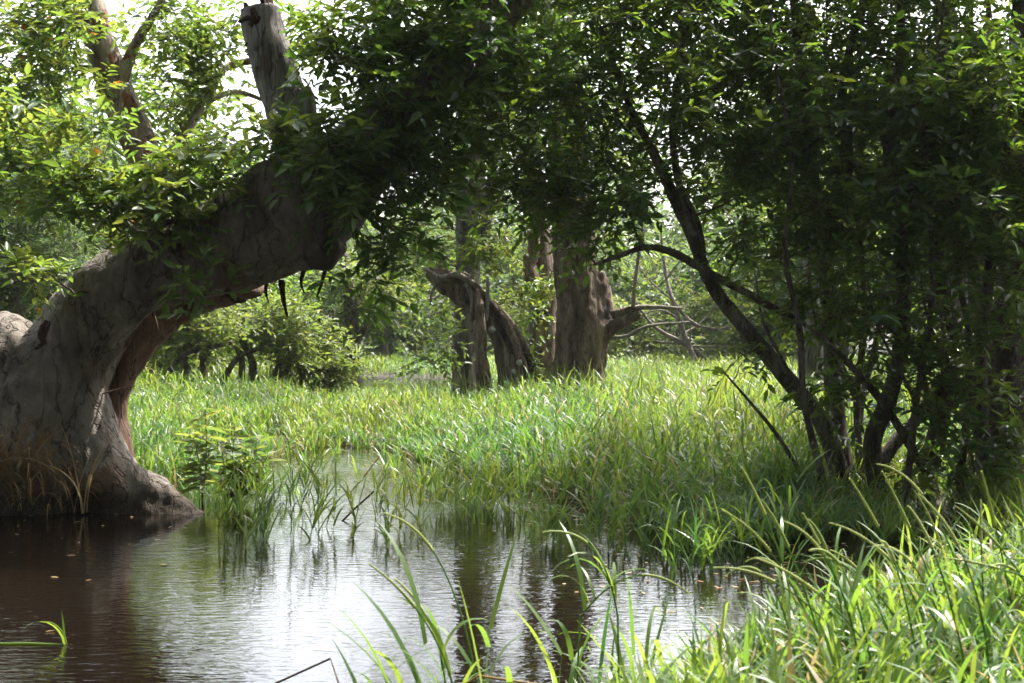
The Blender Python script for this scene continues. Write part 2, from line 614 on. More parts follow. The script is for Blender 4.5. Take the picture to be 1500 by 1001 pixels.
xs = np.concatenate([-np.geomspace(400, 12, 26), np.linspace(-11.5, 11.5, 116), np.geomspace(12, 400, 26)])
ys = np.concatenate([-np.geomspace(200, 3, 14), np.linspace(-2.5, 26, 143), np.linspace(26.5, 62, 72), np.geomspace(64, 600, 24)])
X, Y = np.meshgrid(xs, ys)
Z = height(X, Y)
Z += np.array([[0.03 * noise.noise(Vector((a * 1.3, b * 1.3, 3.1))) for a, b in zip(r1, r2)] for r1, r2 in zip(X, Y)])
g = Geo()
ix = np.arange(X.size).reshape(X.shape)
g.add(np.stack([X, Y, Z], -1).reshape(-1, 3), np.stack([ix[:-1, :-1], ix[:-1, 1:], ix[1:, 1:], ix[1:, :-1]], -1).reshape(-1, 4))
mass(g.build('ground', M_soil), 'structure')
g = Geo()
g.add([(-90, -30, 0), (90, -30, 0), (90, 80, 0), (-90, 80, 0)], [(0, 1, 2, 3)])
mass(g.build('water', M_water), 'structure')

# ---------------------------------------------------------------- grasses
def scatter(n, px0, px1, d0, d1, keep, power=2.0):
    """points spread evenly over the ground between two sight lines"""
    out = []
    tot = 0
    while tot < n:
        d = np.sqrt(rng.uniform(d0 ** 2, d1 ** 2, n * 2)) if power == 2.0 else rng.uniform(d0, d1, n * 2)
        px = rng.uniform(px0, px1, n * 2)
        k = rng.random(n * 2) < keep(px, d)
        x = (px - 750) / F * d
        out.append(np.stack([x, d, height(x, d)], 1)[k])
        tot += int(k.sum())
    return np.vstack(out)[:n]


def clump(px, d, s=1.4, lo=0.25):
    return np.array([lo + (1 - lo) * min(1, max(0, 0.5 + 1.6 * noise.noise(Vector(((a - 750) / F * b * s, b * s * .7, 7.7))))) for a, b in zip(px, d)])


def keep_marsh(px, d):
    e = edge(px)
    return (1 - .6 * sst(px, 1140, 1240) * (1 - sst(d, 13.2, 14.5))) * sst(d - e, -0.8, 0.5) * clump(px, d, 1.3, .12)


b = scatter(15000, 130, 1600, 11, 23, keep_marsh)
b[:, 2] = np.maximum(b[:, 2], -0.05)
g = Geo()
sz = np.clip(0.55 + 0.25 * sst(b[:, 1] - edge(to_px(b[:, 0], b[:, 1])), 0, 2.5), 0, 1)
lowl = 1 - .42 * (1 - sst(to_px(b[:, 0], b[:, 1]), 640, 820)) * sst(b[:, 1], 16, 19)
tillers(g, b, sz * lowl * rng.uniform(.35, 1.0, len(b)) * (1 - .62 * sst(to_px(b[:, 0], b[:, 1]), 1150, 1280) * (1 - sst(b[:, 1], 13.5, 15))), 6, .34 * (.35 + .65 * lowl), .021, 0, 4, .38, dry=.05)
mass(g.build('marsh_grass', M_grass), 'stuff', 'bright green blades of marsh grass crowding the near edge of the swamp behind the pond', 'grass')


def keep_mid(px, d):
    ch = sst(d, 34.5, 36) * (1 - sst(d, 45.8, 47)) * sst(px, 420, 500) * (1 - sst(px, 650, 700))
    gap = sst(d, 23.6, 24.6) * (1 - sst(d, 27, 28)) * sst(px, 300, 380) * (1 - sst(px, 590, 680))
    return (1 - ch) * (1 - .85 * gap) * clump(px, d, .7, .25)


b = scatter(24000, 60, 1700, 22.5, 40, keep_mid)
g = Geo()
low = 1 - .68 * sst(b[:, 1], 22.5, 26) * sst(to_px(b[:, 0], b[:, 1]), 390, 470) * (1 - sst(to_px(b[:, 0], b[:, 1]), 660, 720))
tillers(g, b, rng.uniform(.28, .66, len(b)) * low, 4, .31 * low, .026, 0, 3, .35, stem=False, dry=.03)
mass(g.build('swamp_meadow_grass', M_grass), 'stuff', 'sunlit green grass of the swamp around the foot of the two central trees', 'grass')
b = scatter(22000, 20, 1700, 40, 66, keep_mid)
g = Geo()
tillers(g, b, rng.uniform(.2, .42, len(b)), 3, .34, .036, 0, 2, .35, stem=False, dry=.02)
mass(g.build('far_meadow_grass', M_grass), 'stuff', 'pale green meadow grass reaching back to the far trees beyond the narrow channel', 'grass')

# tall seeding stalks that stand above the swamp grass round the central tree
b = scatter(900, 880, 1250, 17, 36, lambda p, d: clump(p, d, .9, .3))
b2 = scatter(260, 560, 900, 24, 29, lambda p, d: clump(p, d, .9, .3))
b = np.vstack([b, b2])
g = Geo()
blades(g, b, rng.uniform(.7, 1.15, len(b)), np.full(len(b), .012), rng.uniform(0, 6.3, len(b)), np.abs(rng.normal(0, .15, len(b))), rng.uniform(0, .5, len(b)), 4, 0,
       rng.random(len(b)))
mass(g.build('seeding_grass', M_seed), 'stuff', 'thin straight seeding stalks standing above the swamp grass near the central tree', 'grass')


def keep_bank(px, d):
    return sst(bank(px) - d, -0.5, 0.5) * clump(px, d, 2.4, .15)


b = scatter(3000, 640, 1750, 3.2, 10, keep_bank)
b[:, 2] = np.maximum(b[:, 2], -.03)
g = Geo()
hh = rng.uniform(.12, .36, len(b)) * np.interp(to_px(b[:, 0], b[:, 1]), [700, 1000, 1300, 1480], [.55, .85, 1.1, 1.5])
tillers(g, b, hh, 6, .31, .023, 0, 6, .35, dry=.05)
mass(g.build('bank_grass', M_grass), 'stuff', 'lush sunlit grass growing on the near bank in front of the dark thicket', 'grass')
b = scatter(1500, 700, 1700, 3.2, 9.6, keep_bank)
g = Geo()
blades(g, b, rng.uniform(.3, .6, len(b)), np.full(len(b), .010), rng.uniform(0, 6.3, len(b)), rng.uniform(.2, 1.3, len(b)), rng.uniform(0, 1, len(b)), 5, 0, rng.random(len(b)))
mass(g.build('dead_grass_litter', M_dry), 'stuff', 'dry straw coloured grass stems tangled low among the near bank grass', 'grass')
b = scatter(900, 380, 1250, 12, 22, lambda p, d: sst(d - edge(p), -.6, 0) * (1 - sst(d - edge(p), .5, 2.0)))
b[:, 2] = np.maximum(b[:, 2], 0.005)
g = Geo()
blades(g, b, rng.uniform(.25, .6, len(b)), np.full(len(b), .010), rng.uniform(0, 6.3, len(b)), rng.uniform(.9, 1.55, len(b)), rng.uniform(-.3, .5, len(b)), 4, 0, rng.random(len(b)))
mass(g.build('shore_straw', M_dry), 'stuff', 'dead straw lying flat along the water margin of the swamp', 'grass')

# ---------------------------------------------------------------- seed stalks on the near bank
STALKS = [
    ((700, 1010), (660, 770), (560, 752), 5.4, 'arched yellow green seed stalk hooking left over the open water, tallest of the near tuft'),
    ((662, 1000), (632, 890), (540, 826), 5.2, 'slim seed stalk leaning left over the bright water below the hooked stalk'),
    ((652, 1000), (642, 900), (578, 848), 5.5, 'short straight seed stalk in the near tuft between two leaning stalks'),
    ((905, 905), (885, 765), (795, 780), 5.8, 'seed stalk bent over like a cane above the dark reflection of the central tree'),
    ((850, 905), (925, 800), (1012, 872), 5.8, 'seed stalk drooping right in a low arch over the water beside the bank'),
    ((1255, 965), (1150, 825), (1045, 832), 5.6, 'long seed stalk reaching left nearly level out of the bank grass over water'),
    ((1310, 1000), (1210, 850), (1108, 818), 5.5, 'seed stalk arching left just above the level stalk on the bank'),
    ((1156, 862), (1130, 760), (1086, 684), 6.2, 'tall thin seed stalk rising alone against the shaded grass left of the thicket'),
    ((1410, 985), (1320, 790), (1214, 766), 5.6, 'thick seed stalk bowing left in front of the thicket stems'),
    ((1352, 905), (1290, 770), (1244, 700), 6.0, 'straight seed stalk leaning left in front of the two leftmost thicket stems'),
    ((1384, 905), (1340, 780), (1292, 690), 6.0, 'long pale seed stalk leaning left, highest against the middle thicket stems'),
    ((1424, 905), (1370, 690), (1284, 680), 6.3, 'seed stalk with a tip curled flat to the left, topmost before the thicket'),
    ((1482, 885), (1462, 780), (1438, 690), 6.1, 'upright seed stalk tilting left before the thick trunk at the right edge'),
    ((1530, 905), (1480, 800), (1400, 742), 5.8, 'diagonal seed stalk coming in from the right edge below the upright one'),
    ((1442, 905), (1436, 800), (1437, 732), 6.0, 'short perfectly upright seed stalk near the right edge of the bank'),
    ((1560, 870), (1475, 828), (1380, 817), 5.6, 'low level seed stalk pointing left from the right edge of the bank'),
    ((1330, 935), (1260, 820), (1216, 806), 5.8, 'small seed stalk curving left beneath the thick bowing one'),
    ((1232, 870), (1205, 800), (1176, 752), 6.4, 'faint seed stalk leaning left over the water by the first thicket stem'),
]
rx = rng.uniform(1120, 1500, 15)
for i in range(15):
    a = rx[i]
    STALKS.append(((a + rng.uniform(10, 60), 960), (a, 790), (a - rng.uniform(20, 90), rng.uniform(715, 850)), rng.uniform(4.8, 6.6), None))
for (r0, c0, t0, d, lab) in STALKS:
    dz = rng.uniform(-.3, .3)
    A, Cc, T = P(*r0, d), P(*c0, d + dz * .5), P(*t0, d + dz)
    zg = float(height(A[0], A[1]))
    foot = np.array([A[0] + (A[0] - Cc[0]) * .15, A[1], max(zg, -.1)])
    t = np.linspace(0, 1, 22)[:, None]
    c = A * (1 - t) ** 2 + 2 * Cc * t * (1 - t) + T * t * t
    c = np.vstack([foot * (1 - s) + A * s for s in (0, .5)] + [c]) if A[2] > zg + .05 else c
    root = empty('seed_stalk', c[0], lab or 'thin green seed stalk standing among the bank grass', 'grass stalk', 'seed stalks of the near bank grass')
    n = len(c)
    k0 = int(n * .60)
    g = Geo()
    twigs(g, c[None, :k0 + 1], np.linspace(.0046, .0032, k0 + 1)[None], 5, 0, 0.4)
    g.build('stem', M_grass, root)
    h = catmull(c[k0:], 5)
    rr = np.linspace(.0070, .0032, len(h)) * np.where(np.arange(len(h)) % 2, 1.25, .70)
    g = Geo()
    twigs(g, h[None], rr[None], 6, 0, rng.random())
    g.build('seed_head', M_seed, root)
    g = Geo()                                     # two or three long leaves on the stalk
    for ks in rng.integers(1, max(2, k0 // 2), 4):
        g = Geo()
        blades(g, c[[ks]], rng.uniform(.25, .48, 1), rng.uniform(.014, .024, 1), rng.uniform(0, 6.3, 1), rng.uniform(.2, .6, 1), rng.uniform(.6, 2, 1), 7, 0, np.array([rng.uniform(.2, .8)]))
        g.build('leaf_blade', M_grass, root)

# ---------------------------------------------------------------- tufts standing in the water
def tuft(px, d, n, H, label, name='reed_tuft', dark=False, leanmax=.3, bw=.020, spread=.18, bl=.34, group='reed tufts standing in the pond', cat='reed', nl=5, mat=None, z0=-.04):
    c = at_ground(px, d, z0)
    root = empty(name, c, label, cat, group)
    n = int(n * 1.6)
    b = c + np.column_stack([rng.normal(0, spread, n), rng.normal(0, spread, n), np.zeros(n)])
    g = Geo()
    tillers(g, b, rng.uniform(.5, 1.0, n) * H, nl, bl, bw, 0, 6, leanmax, True, 2.1, .0)
    g.build('blades', mat or M_grass, root)
    return root


def dy(y):
    return EYE * F / (y - HZ)


TU = [
    (440, 772, 9, .62, 'upright reed tuft with narrow stems, standing free in the middle of the bright water'),
    (372, 775, 12, .55, 'leafy reed tuft leaning over the water just right of the buttress root'),
    (405, 735, 8, .5, 'thin reed tuft with bent over tips between the root plants and the free tuft'),
    (322, 725, 12, .5, 'dense green tuft at the tip of the buttress root'),
    (592, 758, 8, .42, 'dark reed tuft with broad drooping leaves, left of the shaded grass island'),
    (548, 792, 4, .22, 'tiny dark sprig of leaves floating low in the bright water'),
    (640, 745, 9, .45, 'shaded tuft with splayed blades beside the grass island'),
    (690, 742, 15, .45, 'shaded grass island clump before the swamp edge, left part'),
    (745, 738, 15, .45, 'shaded grass island clump before the swamp edge, right part'),
    (820, 790, 12, .45, 'dark tuft with stems bent into the water below the shaded swamp edge'),
    (905, 800, 10, .5, 'dark tuft dipping its stems in the water, middle of the shaded edge'),
    (985, 815, 10, .5, 'dark tuft near the leaning stem, rightmost with water around it'),
    (1090, 815, 14, .55, 'dark dense tuft in the water gap left of the thicket foot'),
    (470, 690, 5, .4, 'sparse short tuft at the far corner of the pond'),
    (570, 705, 6, .35, 'low tuft with crossing stalks at the far bay of the pond'),
    (520, 770, 4, .3, 'sparse low shoots right of the free standing tuft in bright water'),
    (620, 715, 7, .38, 'tuft with folded blades behind the dark broad leaved tuft'),
    (710, 765, 9, .4, 'dark tuft in front of the shaded grass island'),
    (400, 790, 4, .35, 'few thin shoots with long reflections nearest the viewer of the root side reeds'),
    (1035, 835, 7, .42, 'dark tuft in the narrow water strip beside the near bank'),
]
for px, y, n, H, lab in TU:
    tuft(px, dy(y), n, H, lab)
NT = [
    (545, 4.9, 5, .62, 'near tuft of broad blades at the bottom edge, left of the hooked stalk'),
    (640, 5.3, 7, .60, 'near tuft of broad blades under the hooked seed stalk'),
    (735, 5.5, 3, .75, 'near tuft with one tall upright blade over the dark reflection'),
    (840, 5.9, 7, .60, 'near tuft of arching blades over the dark reflection of the central tree'),
    (940, 6.2, 8, .5, 'near tuft at the left tip of the grassy bank'),
]
for px, d, n, H, lab in NT:
    tuft(px, d, n * .55, H, lab, leanmax=.25, bw=.022, spread=.10, bl=.42, nl=4, group='broad bladed tufts by the near bank', z0=-.1)
# lone bent blade in the dark water
c = P(95, 945, dy(945)) * 1.0
c[2] = -.03
root = empty('water_grass', c, 'lone bent grass shoot with a long blade floating on the dark water', 'grass')
g = Geo()
blades(g, np.array([c, c + [.01, .02, 0], c + [-.005, .01, 0]]), np.array([.34, .26, .22]), np.array([.020, .018, .014]), np.array([3.4, 3.0, 2.6]),
       np.array([.05, .1, .0]), np.array([2.6, 1.9, .3]), 9, 0, np.array([.7, .5, .4]))
g.build('leaf_blade', M_grass, root)
g = Geo()
twigs(g, np.array([[c + [0, 0, .03], c + [-.2, .01, .036], c + [-.45, .0, .034], c + [-.75, -.03, .034]]]), np.array([[.006, .007, .006, .003]]), 5, 0, .8)
g.build('floating_blade', M_grass, root)
# bent dead stalks
def stick(pts, r, label, name='dead_stalk', cat='stalk', group=None, mat=None):
    w = np.array([P(*p) for p in pts])
    g = Geo()
    twigs(g, catmull(w, 4)[None] if len(w) > 2 and name != 'dead_stalk' else w[None], np.full((1, len(catmull(w, 4)) if len(w) > 2 and name != 'dead_stalk' else len(w)), r), 6, 0, .5)
    return tag(g.build(name, mat or M_twig, None), label, cat, group)


stick([(380, 1012, 6.6), (484, 965, 6.6), (500, 1012, 6.5)], .006, 'dark dead stalk snapped into a hook at the bottom edge')
stick([(668, 1012, 5.3), (700, 990, 5.3), (800, 1005, 5.2)], .005, 'pale dead stalk lying low across the near tuft', mat=M_dry)
for (a, lab) in [([(532, 700, 15.6), (556, 668, 15.7), (562, 697, 15.6)], 'pale dead stalk bent like a tent over the far bay of the pond'),
                 ([(570, 700, 15.8), (600, 690, 15.8), (630, 700, 15.8)], 'pale dead stalk lying flat on the far bay water'),
                 ([(590, 672, 16), (612, 698, 15.9)], 'short slanting dead stalk poking from the far bay water'),
                 ([(500, 765, 12.5), (520, 745, 12.6), (548, 720, 12.6)], 'thin dark twig slanting out of the bright water'),
                 ([(640, 650, 17), (720, 690, 16.6), (800, 706, 16.3)], 'long fallen stalk sloping along the swamp edge')]:
    stick(a, .009, lab, group='dead stalks in the pond', mat=M_dry if 'pale' in lab else None)


n = 620
dpx = rng.uniform(-60, 1250, n)
dd = edge(dpx) - np.abs(rng.normal(0, 1.6, n)) ** 1.25 - .1
k = dd > 6
fp = np.stack([(dpx - 750) / F * dd, dd, np.full(n, .006)], 1)[k]
n = len(fp)
az = rng.uniform(0, 6.28, n)
g = Geo()
leaves(g, fp, np.stack([np.cos(az), np.sin(az), np.zeros(n)], 1), np.array([0, 0, 1.]) + rng.normal(0, .05, (n, 3)), rng.uniform(.02, .09, n), rng.uniform(.012, .03, n), 0, None, .03, .0)
mass(g.build('floating_litter', M_dry), 'stuff', 'tiny dead leaves and scraps floating on the pond near its margins', 'litter')

# ---------------------------------------------------------------- broad leaved weeds
def weed(px, d, tops, leaf, label, group=None, z0=-.02, k=9, mat=None, stemr=.007):
    c = at_ground(px, d, z0)
    root = empty('leafy_weed', c, label, 'weed', group)
    for (tx, ty) in tops:
        tip = P(tx, ty, d + rng.uniform(-.15, .15))
        t = np.linspace(0, 1, 9)[:, None]
        cc = c * (1 - t) + tip * t + np.sin(t * 3.1) * rng.normal(0, .03, 3)
        g = Geo()
        twigs(g, cc[None], np.linspace(stemr, .003, 9)[None], 6, 0, .5)
        g.build('stem', M_twig, root)
        g = Geo()
        for s in np.linspace(.25, 1, k):
            p = c * (1 - s) + tip * s
            a = rng.uniform(0, 6.28)
            n = 3
            az = a + np.arange(n) * 2.1 + rng.normal(0, .3, n)
            ax = np.stack([np.cos(az), np.sin(az), rng.uniform(-.15, .6, n)], 1)
            leaves(g, np.repeat(p[None], n, 0), ax, np.array([0, 0, 1.]) + rng.normal(0, .25, (n, 3)), leaf * rng.uniform(.6, 1.2, n) * (1.15 - .4 * s), leaf * .26, droop=.25)
        g.build('foliage', mat or M_leafyel, root)
    return root


weed(296, dy(735), [(300, 600), (283, 640), (312, 630)], .25, 'tall dark stemmed weed with long leaves rising behind the tip of the buttress root', 'weeds by the great tree')
weed(345, dy(738), [(345, 632), (378, 640), (325, 655), (392, 668), (350, 680)], .23, 'bushy bright green weed between the buttress root and the reeds', 'weeds by the great tree')
weed(150, dy(746), [(142, 690), (160, 715)], .15, 'small fresh green weed sprouting at the foot of the great trunk', 'weeds by the great tree', k=6)
weed(185, dy(745), [(178, 730), (196, 735)], .10, 'tiny weed by the waterline under the buttress root', 'weeds by the great tree', k=3)
weed(75, dy(748), [(60, 738), (95, 730)], .10, 'tiny weed among dry grass at the left edge', 'weeds by the great tree', k=3)

# dry tufts by the great tree
c = P(30, 745, 13.0)
c[2] = .0
root = empty('dry_grass_tuft', c, 'brown dead grass tuft hanging over the waterline at the left edge', 'grass tuft')
n = 260
g = Geo()
blades(g, c + np.column_stack([rng.normal(-.05, .22, n), rng.normal(0, .1, n), rng.uniform(0, .45, n)]), rng.uniform(.35, .85, n), np.full(n, .017), rng.uniform(3.6, 6.4, n),
       rng.uniform(.1, .9, n), rng.uniform(.6, 2.4, n), 7, 0, rng.random(n) * .7)
g.build('blades', M_dry, root)
c = P(118, 720, 12.9)
c[2] = .02
root = empty('dry_grass_tuft', c, 'few pale arching dry blades rising in front of the great trunk', 'grass tuft')
n = 13
g = Geo()
blades(g, c + np.column_stack([rng.normal(0, .06, n), rng.normal(0, .04, n), np.zeros(n)]), rng.uniform(.75, 1.15, n), np.full(n, .018), np.where(rng.random(n) < .4, 3.1, 0) + rng.normal(0, .5, n),
       rng.uniform(.0, .25, n), rng.uniform(.6, 2.6, n), 10, 0, .45 + rng.random(n) * .5)
g.build('blades', M_dry, root)

# ---------------------------------------------------------------- the great leaning tree
def melt(name, tubes, mat, parent, voxel=.04, smooth=5, amp=.03, label=None, fine=.008, knots=0):
    """tubes fused into one continuous trunk, then roughened"""
    g = Geo()
    for T in tubes:
        ptube(g, T, seg=18, n_per=6, amp=.05)
    o = g.build(name, mat, parent, label=label)
    md = o.modifiers.new('fuse', 'REMESH')
    md.mode = 'VOXEL'
    md.voxel_size = voxel
    md.use_smooth_shade = True
    sm = o.modifiers.new('soft', 'SMOOTH')
    sm.factor = .5
    sm.iterations = smooth
    dg = bpy.context.evaluated_depsgraph_get()
    me = bpy.data.meshes.new_from_object(o.evaluated_get(dg))
    o.modifiers.clear()
    old = o.data
    o.data = me
    bpy.data.meshes.remove(old)
    if not me.materials:
        me.materials.append(mat)
    n = len(me.vertices)
    co = np.zeros(n * 3, np.float32)
    no = np.zeros(n * 3, np.float32)
    me.vertices.foreach_get('co', co)
    me.vertex_normals.foreach_get('vector', no) if hasattr(me, 'vertex_normals') else me.vertices.foreach_get('normal', no)
    co, no = co.reshape(-1, 3), no.reshape(-1, 3)
    dsp = np.zeros(n)
    for i in range(n):
        q = co[i]
        v = Vector((q[0] * 1.6, q[1] * 1.6, q[2] * .8))
        a = noise.noise(v) * amp + noise.noise(v * 3.1) * amp * .5
        rg = noise.noise(Vector((q[0] * 5, q[1] * 5, q[2] * .9)))
        fo = noise.noise(Vector((q[0] * 2.6 + 3, q[1] * 2.6, q[2] * .55)))
        a += (.25 - abs(fo)) * amp * .9
        dsp[i] = a + (abs(rg) - .3) * fine * 2 + noise.noise(v * 9) * fine
    for k in rng.integers(0, n, knots):              # knots and healed scars
        r = rng.uniform(.03, .08)
        if co[k][2] < .7:
            continue
        dd = np.linalg.norm((co - co[k]) * np.array([1, 1, .75]), axis=1)
        dsp += r * .34 * (.7 * np.exp(-((dd - r) / (.45 * r)) ** 2) - 1.2 * np.exp(-(dd / (.6 * r)) ** 2))
    co = co + no * dsp[:, None]
    me.vertices.foreach_set('co', co.astype(np.float32).ravel())
    me.polygons.foreach_set('use_smooth', np.ones(len(me.polygons), bool))
    me.update()
    return o


base = P(60, 745, 13.6)
base[2] = 0
big = empty('leaning_tree', base, 'huge old leaning tree with smooth grey brown bark, arching over the pond from the left', 'tree')
MAIN = [(40, 800, 13.7, 138), (48, 700, 13.65, 122), (62, 610, 13.6, 90), (100, 525, 13.6, 70), (150, 446, 13.5, 62), (215, 400, 13.4, 60), (300, 370, 13.3, 66),
        (385, 338, 13.2, 80), (445, 300, 13.15, 86), (505, 245, 13.1, 62), (560, 195, 13.05, 46), (615, 140, 13.0, 37), (690, 70, 13.0, 30), (760, -10, 13, 28), (820, -100, 13, 20)]
BUTT = [[(110, 560, 13.5, 40), (125, 640, 13.45, 55), (150, 700, 13.35, 58), (195, 745, 13.2, 45), (245, 765, 13.1, 34), (292, 772, 13.0, 22)],
        [(140, 640, 13.4, 40), (170, 690, 13.3, 32), (215, 722, 13.2, 32), (262, 748, 13.1, 20), (296, 760, 13.0, 9)]]
SHOULDER = [[(-90, 800, 14, 170), (-70, 640, 14, 150), (-40, 545, 13.9, 92), (0, 530, 13.8, 76), (60, 560, 13.7, 60)], [(-40, 540, 13.9, 88), (-160, 500, 14.1, 80)]]
KNOB = [[(440, 340, 13.1, 70), (478, 368, 13.0, 40), (498, 380, 13.0, 18)], [(148, 462, 13.5, 50), (126, 530, 13.5, 32), (106, 590, 13.45, 32)]]
melt('trunk', [MAIN] + BUTT + SHOULDER + KNOB, M_bark, big, .024, 4, .055, None, .011, 40)
INNER = [(178, 710, 13.9, 28), (166, 645, 13.95, 26), (164, 590, 14.0, 24), (180, 540, 14.0, 25), (210, 492, 14.0, 27), (252, 455, 13.95, 27), (310, 425, 13.9, 30), (370, 400, 13.7, 34)]
melt('inner_stem', [INNER], M_inner, big, .03, 2, .025, 'bare reddish inner stem behind the hollow of the trunk', .014)
STUB = [(450, 262, 13.25, 48), (437, 205, 13.25, 37), (420, 150, 13.25, 34), (400, 95, 13.25, 35), (385, 45, 13.25, 33), (381, 10, 13.25, 31)]
lim = melt('broken_limb', [STUB, [(446, 225, 13.2, 20), (450, 170, 13.15, 17), (443, 128, 13.15, 12)]], M_bark_grey, big, .022, 2, .02, 'broken upright stub of a limb with pale cracked bark', .012)
g = Geo()
c0, ax = P(380, 20, 13.22), nrm(P(380, 8, 13.22) - P(389, 60, 13.25))
tube(g, [c0 - ax * .36, c0 - ax * .24, c0 - ax * .08, c0 + ax * .02], [.15, .186, .19, .13], 22, 5, .45, 7, rough_end=.8)
sx = nrm(np.cross(ax, [0, 1.0, 0]))
sy = np.cross(ax, sx)
for k in range(15):                                # torn splinters round the break
    a = k * .42 + rng.uniform(-.15, .15)
    q0 = c0 + (sx * math.cos(a) + sy * math.sin(a)) * rng.uniform(.11, .165)
    hgt = rng.uniform(.03, .13) + (.10 if math.cos(a) < -.3 else 0)
    tube(g, [q0 - ax * .10, q0 + ax * hgt * .5, q0 + ax * hgt + (sx * rng.normal(0, .02))], [rng.uniform(.03, .05), .028, .006], 6, 3, .4, 6)
g.build('rotten_end', M_rot, lim)
g = Geo()                                          # loose flakes of bark on top of the limb
for i in range(46):
    a, bb = rng.uniform(228, 330), 0
    up = np.interp(a, [228, 330, 440], [338, 285, 215])
    p = P(a, up + rng.uniform(4, 60), 13.3 - .45 * rng.uniform(.5, 1))
    u = nrm(rng.normal(0, 1, 3) * np.array([1, .3, .6]))
    w = nrm(np.cross(u, np.array([0, -1., .3])))
    l, h = rng.uniform(.05, .16), rng.uniform(.03, .08)
    n3 = np.array([0, -.02, .015])
    V = [p, p + u * l, p + u * l * .8 + w * h, p + w * h * .8]
    g.add(np.array(V + [v + n3 for v in V]), [(0, 1, 2, 3), (7, 6, 5, 4), (0, 4, 5, 1), (1, 5, 6, 2), (2, 6, 7, 3), (3, 7, 4, 0)])
g.build('bark_flakes', M_bark_brown, big)
for L in ([(412, 410, 13.1, 5), (415, 438, 13.1, 3.4), (421, 465, 13.1, 1.2)], [(480, 375, 13, 4), (474, 405, 13, 3), (464, 436, 13, 1.2)], [(392, 408, 13.2, 4), (389, 428, 13.2, 2.4), (394, 444, 13.2, 1)], [(445, 395, 13.1, 4), (441, 415, 13.1, 2.4), (446, 430, 13.1, 1)],
          [(330, 425, 13.0, 6), (345, 440, 13.0, 5), (360, 441, 12.95, 2)]):
    g = Geo()
    ptube(g, L, seg=7, n_per=4, amp=.3)
    g.build('hanging_root', M_rot, big)
g = Geo()
ptube(g, [(70, 470, 12.9, 5), (62, 490, 12.88, 7), (66, 505, 12.88, 4)], seg=8, n_per=4, amp=.4)
ptube(g, [(66, 500, 12.88, 4), (52, 512, 12.9, 2)], seg=6, n_per=3, amp=.4)
g.build('bark_scar', M_rot, big)
for L in ([(150, 572, 13.62, 3), (176, 520, 13.6, 3.4), (208, 466, 13.6, 2)], [(222, 455, 13.65, 2), (228, 470, 13.6, 2), (232, 485, 13.6, 1)], [(146, 578, 13.4, 1.2), (175, 570, 13.3, 1.2), (198, 566, 13.2, .7)]):
    g = Geo()
    ptube(g, L, seg=6, n_per=4, amp=.3)
    g.build('splinter', M_inner, big)
MS = stem_pts(MAIN[4:])
MS = (MS[0] + np.array([0, -.45, .1]), MS[1])
ST = stem_pts(STUB)
g = Geo()
crown(g, [MS, ST], [(580, 80, 84, 110, 12.8, .7, 24), (490, 205, 40, 56, 12.45, .3, 11), (640, 190, 60, 100, 12.8, .8, 24), (535, 285, 40, 40, 12.45, .25, 8),
                    (480, 50, 36, 50, 12.7, .6, 6), (690, 60, 90, 100, 13, 1.0, 24), (640, -80, 180, 50, 12.9, 1.0, 22), (595, 275, 44, 30, 12.8, .5, 4), (560, 370, 36, 24, 12.6, .3, 3),
                    (525, 450, 14, 16, 12.5, .2, 1), (600, 350, 30, 20, 12.7, .3, 2)],
      leaf=.125, per=9, k=9, L=(.25, .5))
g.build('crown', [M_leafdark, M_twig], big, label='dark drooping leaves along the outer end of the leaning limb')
g = Geo()
crown(g, [(MS[0][:26], MS[1][:26])], [(60, 255, 80, 50, 12.7, .5, 12), (180, 290, 110, 40, 12.7, .4, 19), (280, 255, 80, 36, 12.8, .4, 9), (250, 325, 50, 16, 12.7, .25, 4), (415, 210, 30, 40, 12.9, .4, 6),
                                      (90, 190, 90, 50, 12.9, .6, 8), (290, 410, 16, 24, 12.5, .1, 2), (48, 408, 46, 14, 12.9, .3, 3), (350, 240, 40, 24, 12.9, .3, 4)],
      leaf=.13, per=8, k=8, L=(.2, .42), up=.3)
g.build('leafy_shoots', [M_leaf, M_twig], big, label='bright broad leaved shoots sprouting from the top of the leaning limb')


# ---------------------------------------------------------------- a general tree
def tree(name, label, cat, base, stems, ells, bark, leafm, leaf=.12, per=9, k=9, L=(.3, .6), group=None, width=.36, rmax=.03, seg=12, amp=.15, ridge=0., parts=None, droop=.25, up=.1, crown_label=None, spread=.95):
    root = empty(name, base, label, cat, group)
    sp = []
    for i, S in enumerate(stems):
        g = Geo()
        ptube(g, S, seg=seg, n_per=7, amp=amp, ridge=ridge)
        g.build(parts[i] if parts else ('trunk' if i == 0 else 'limb'), bark, root)
        sp.append(stem_pts(S))
    if ells:
        g = Geo()
        crown(g, sp, ells, leaf, width, per, k, L, droop, rmax, up, spread)
        g.build('crown', [leafm, M_twig], root, label=crown_label)
    return root


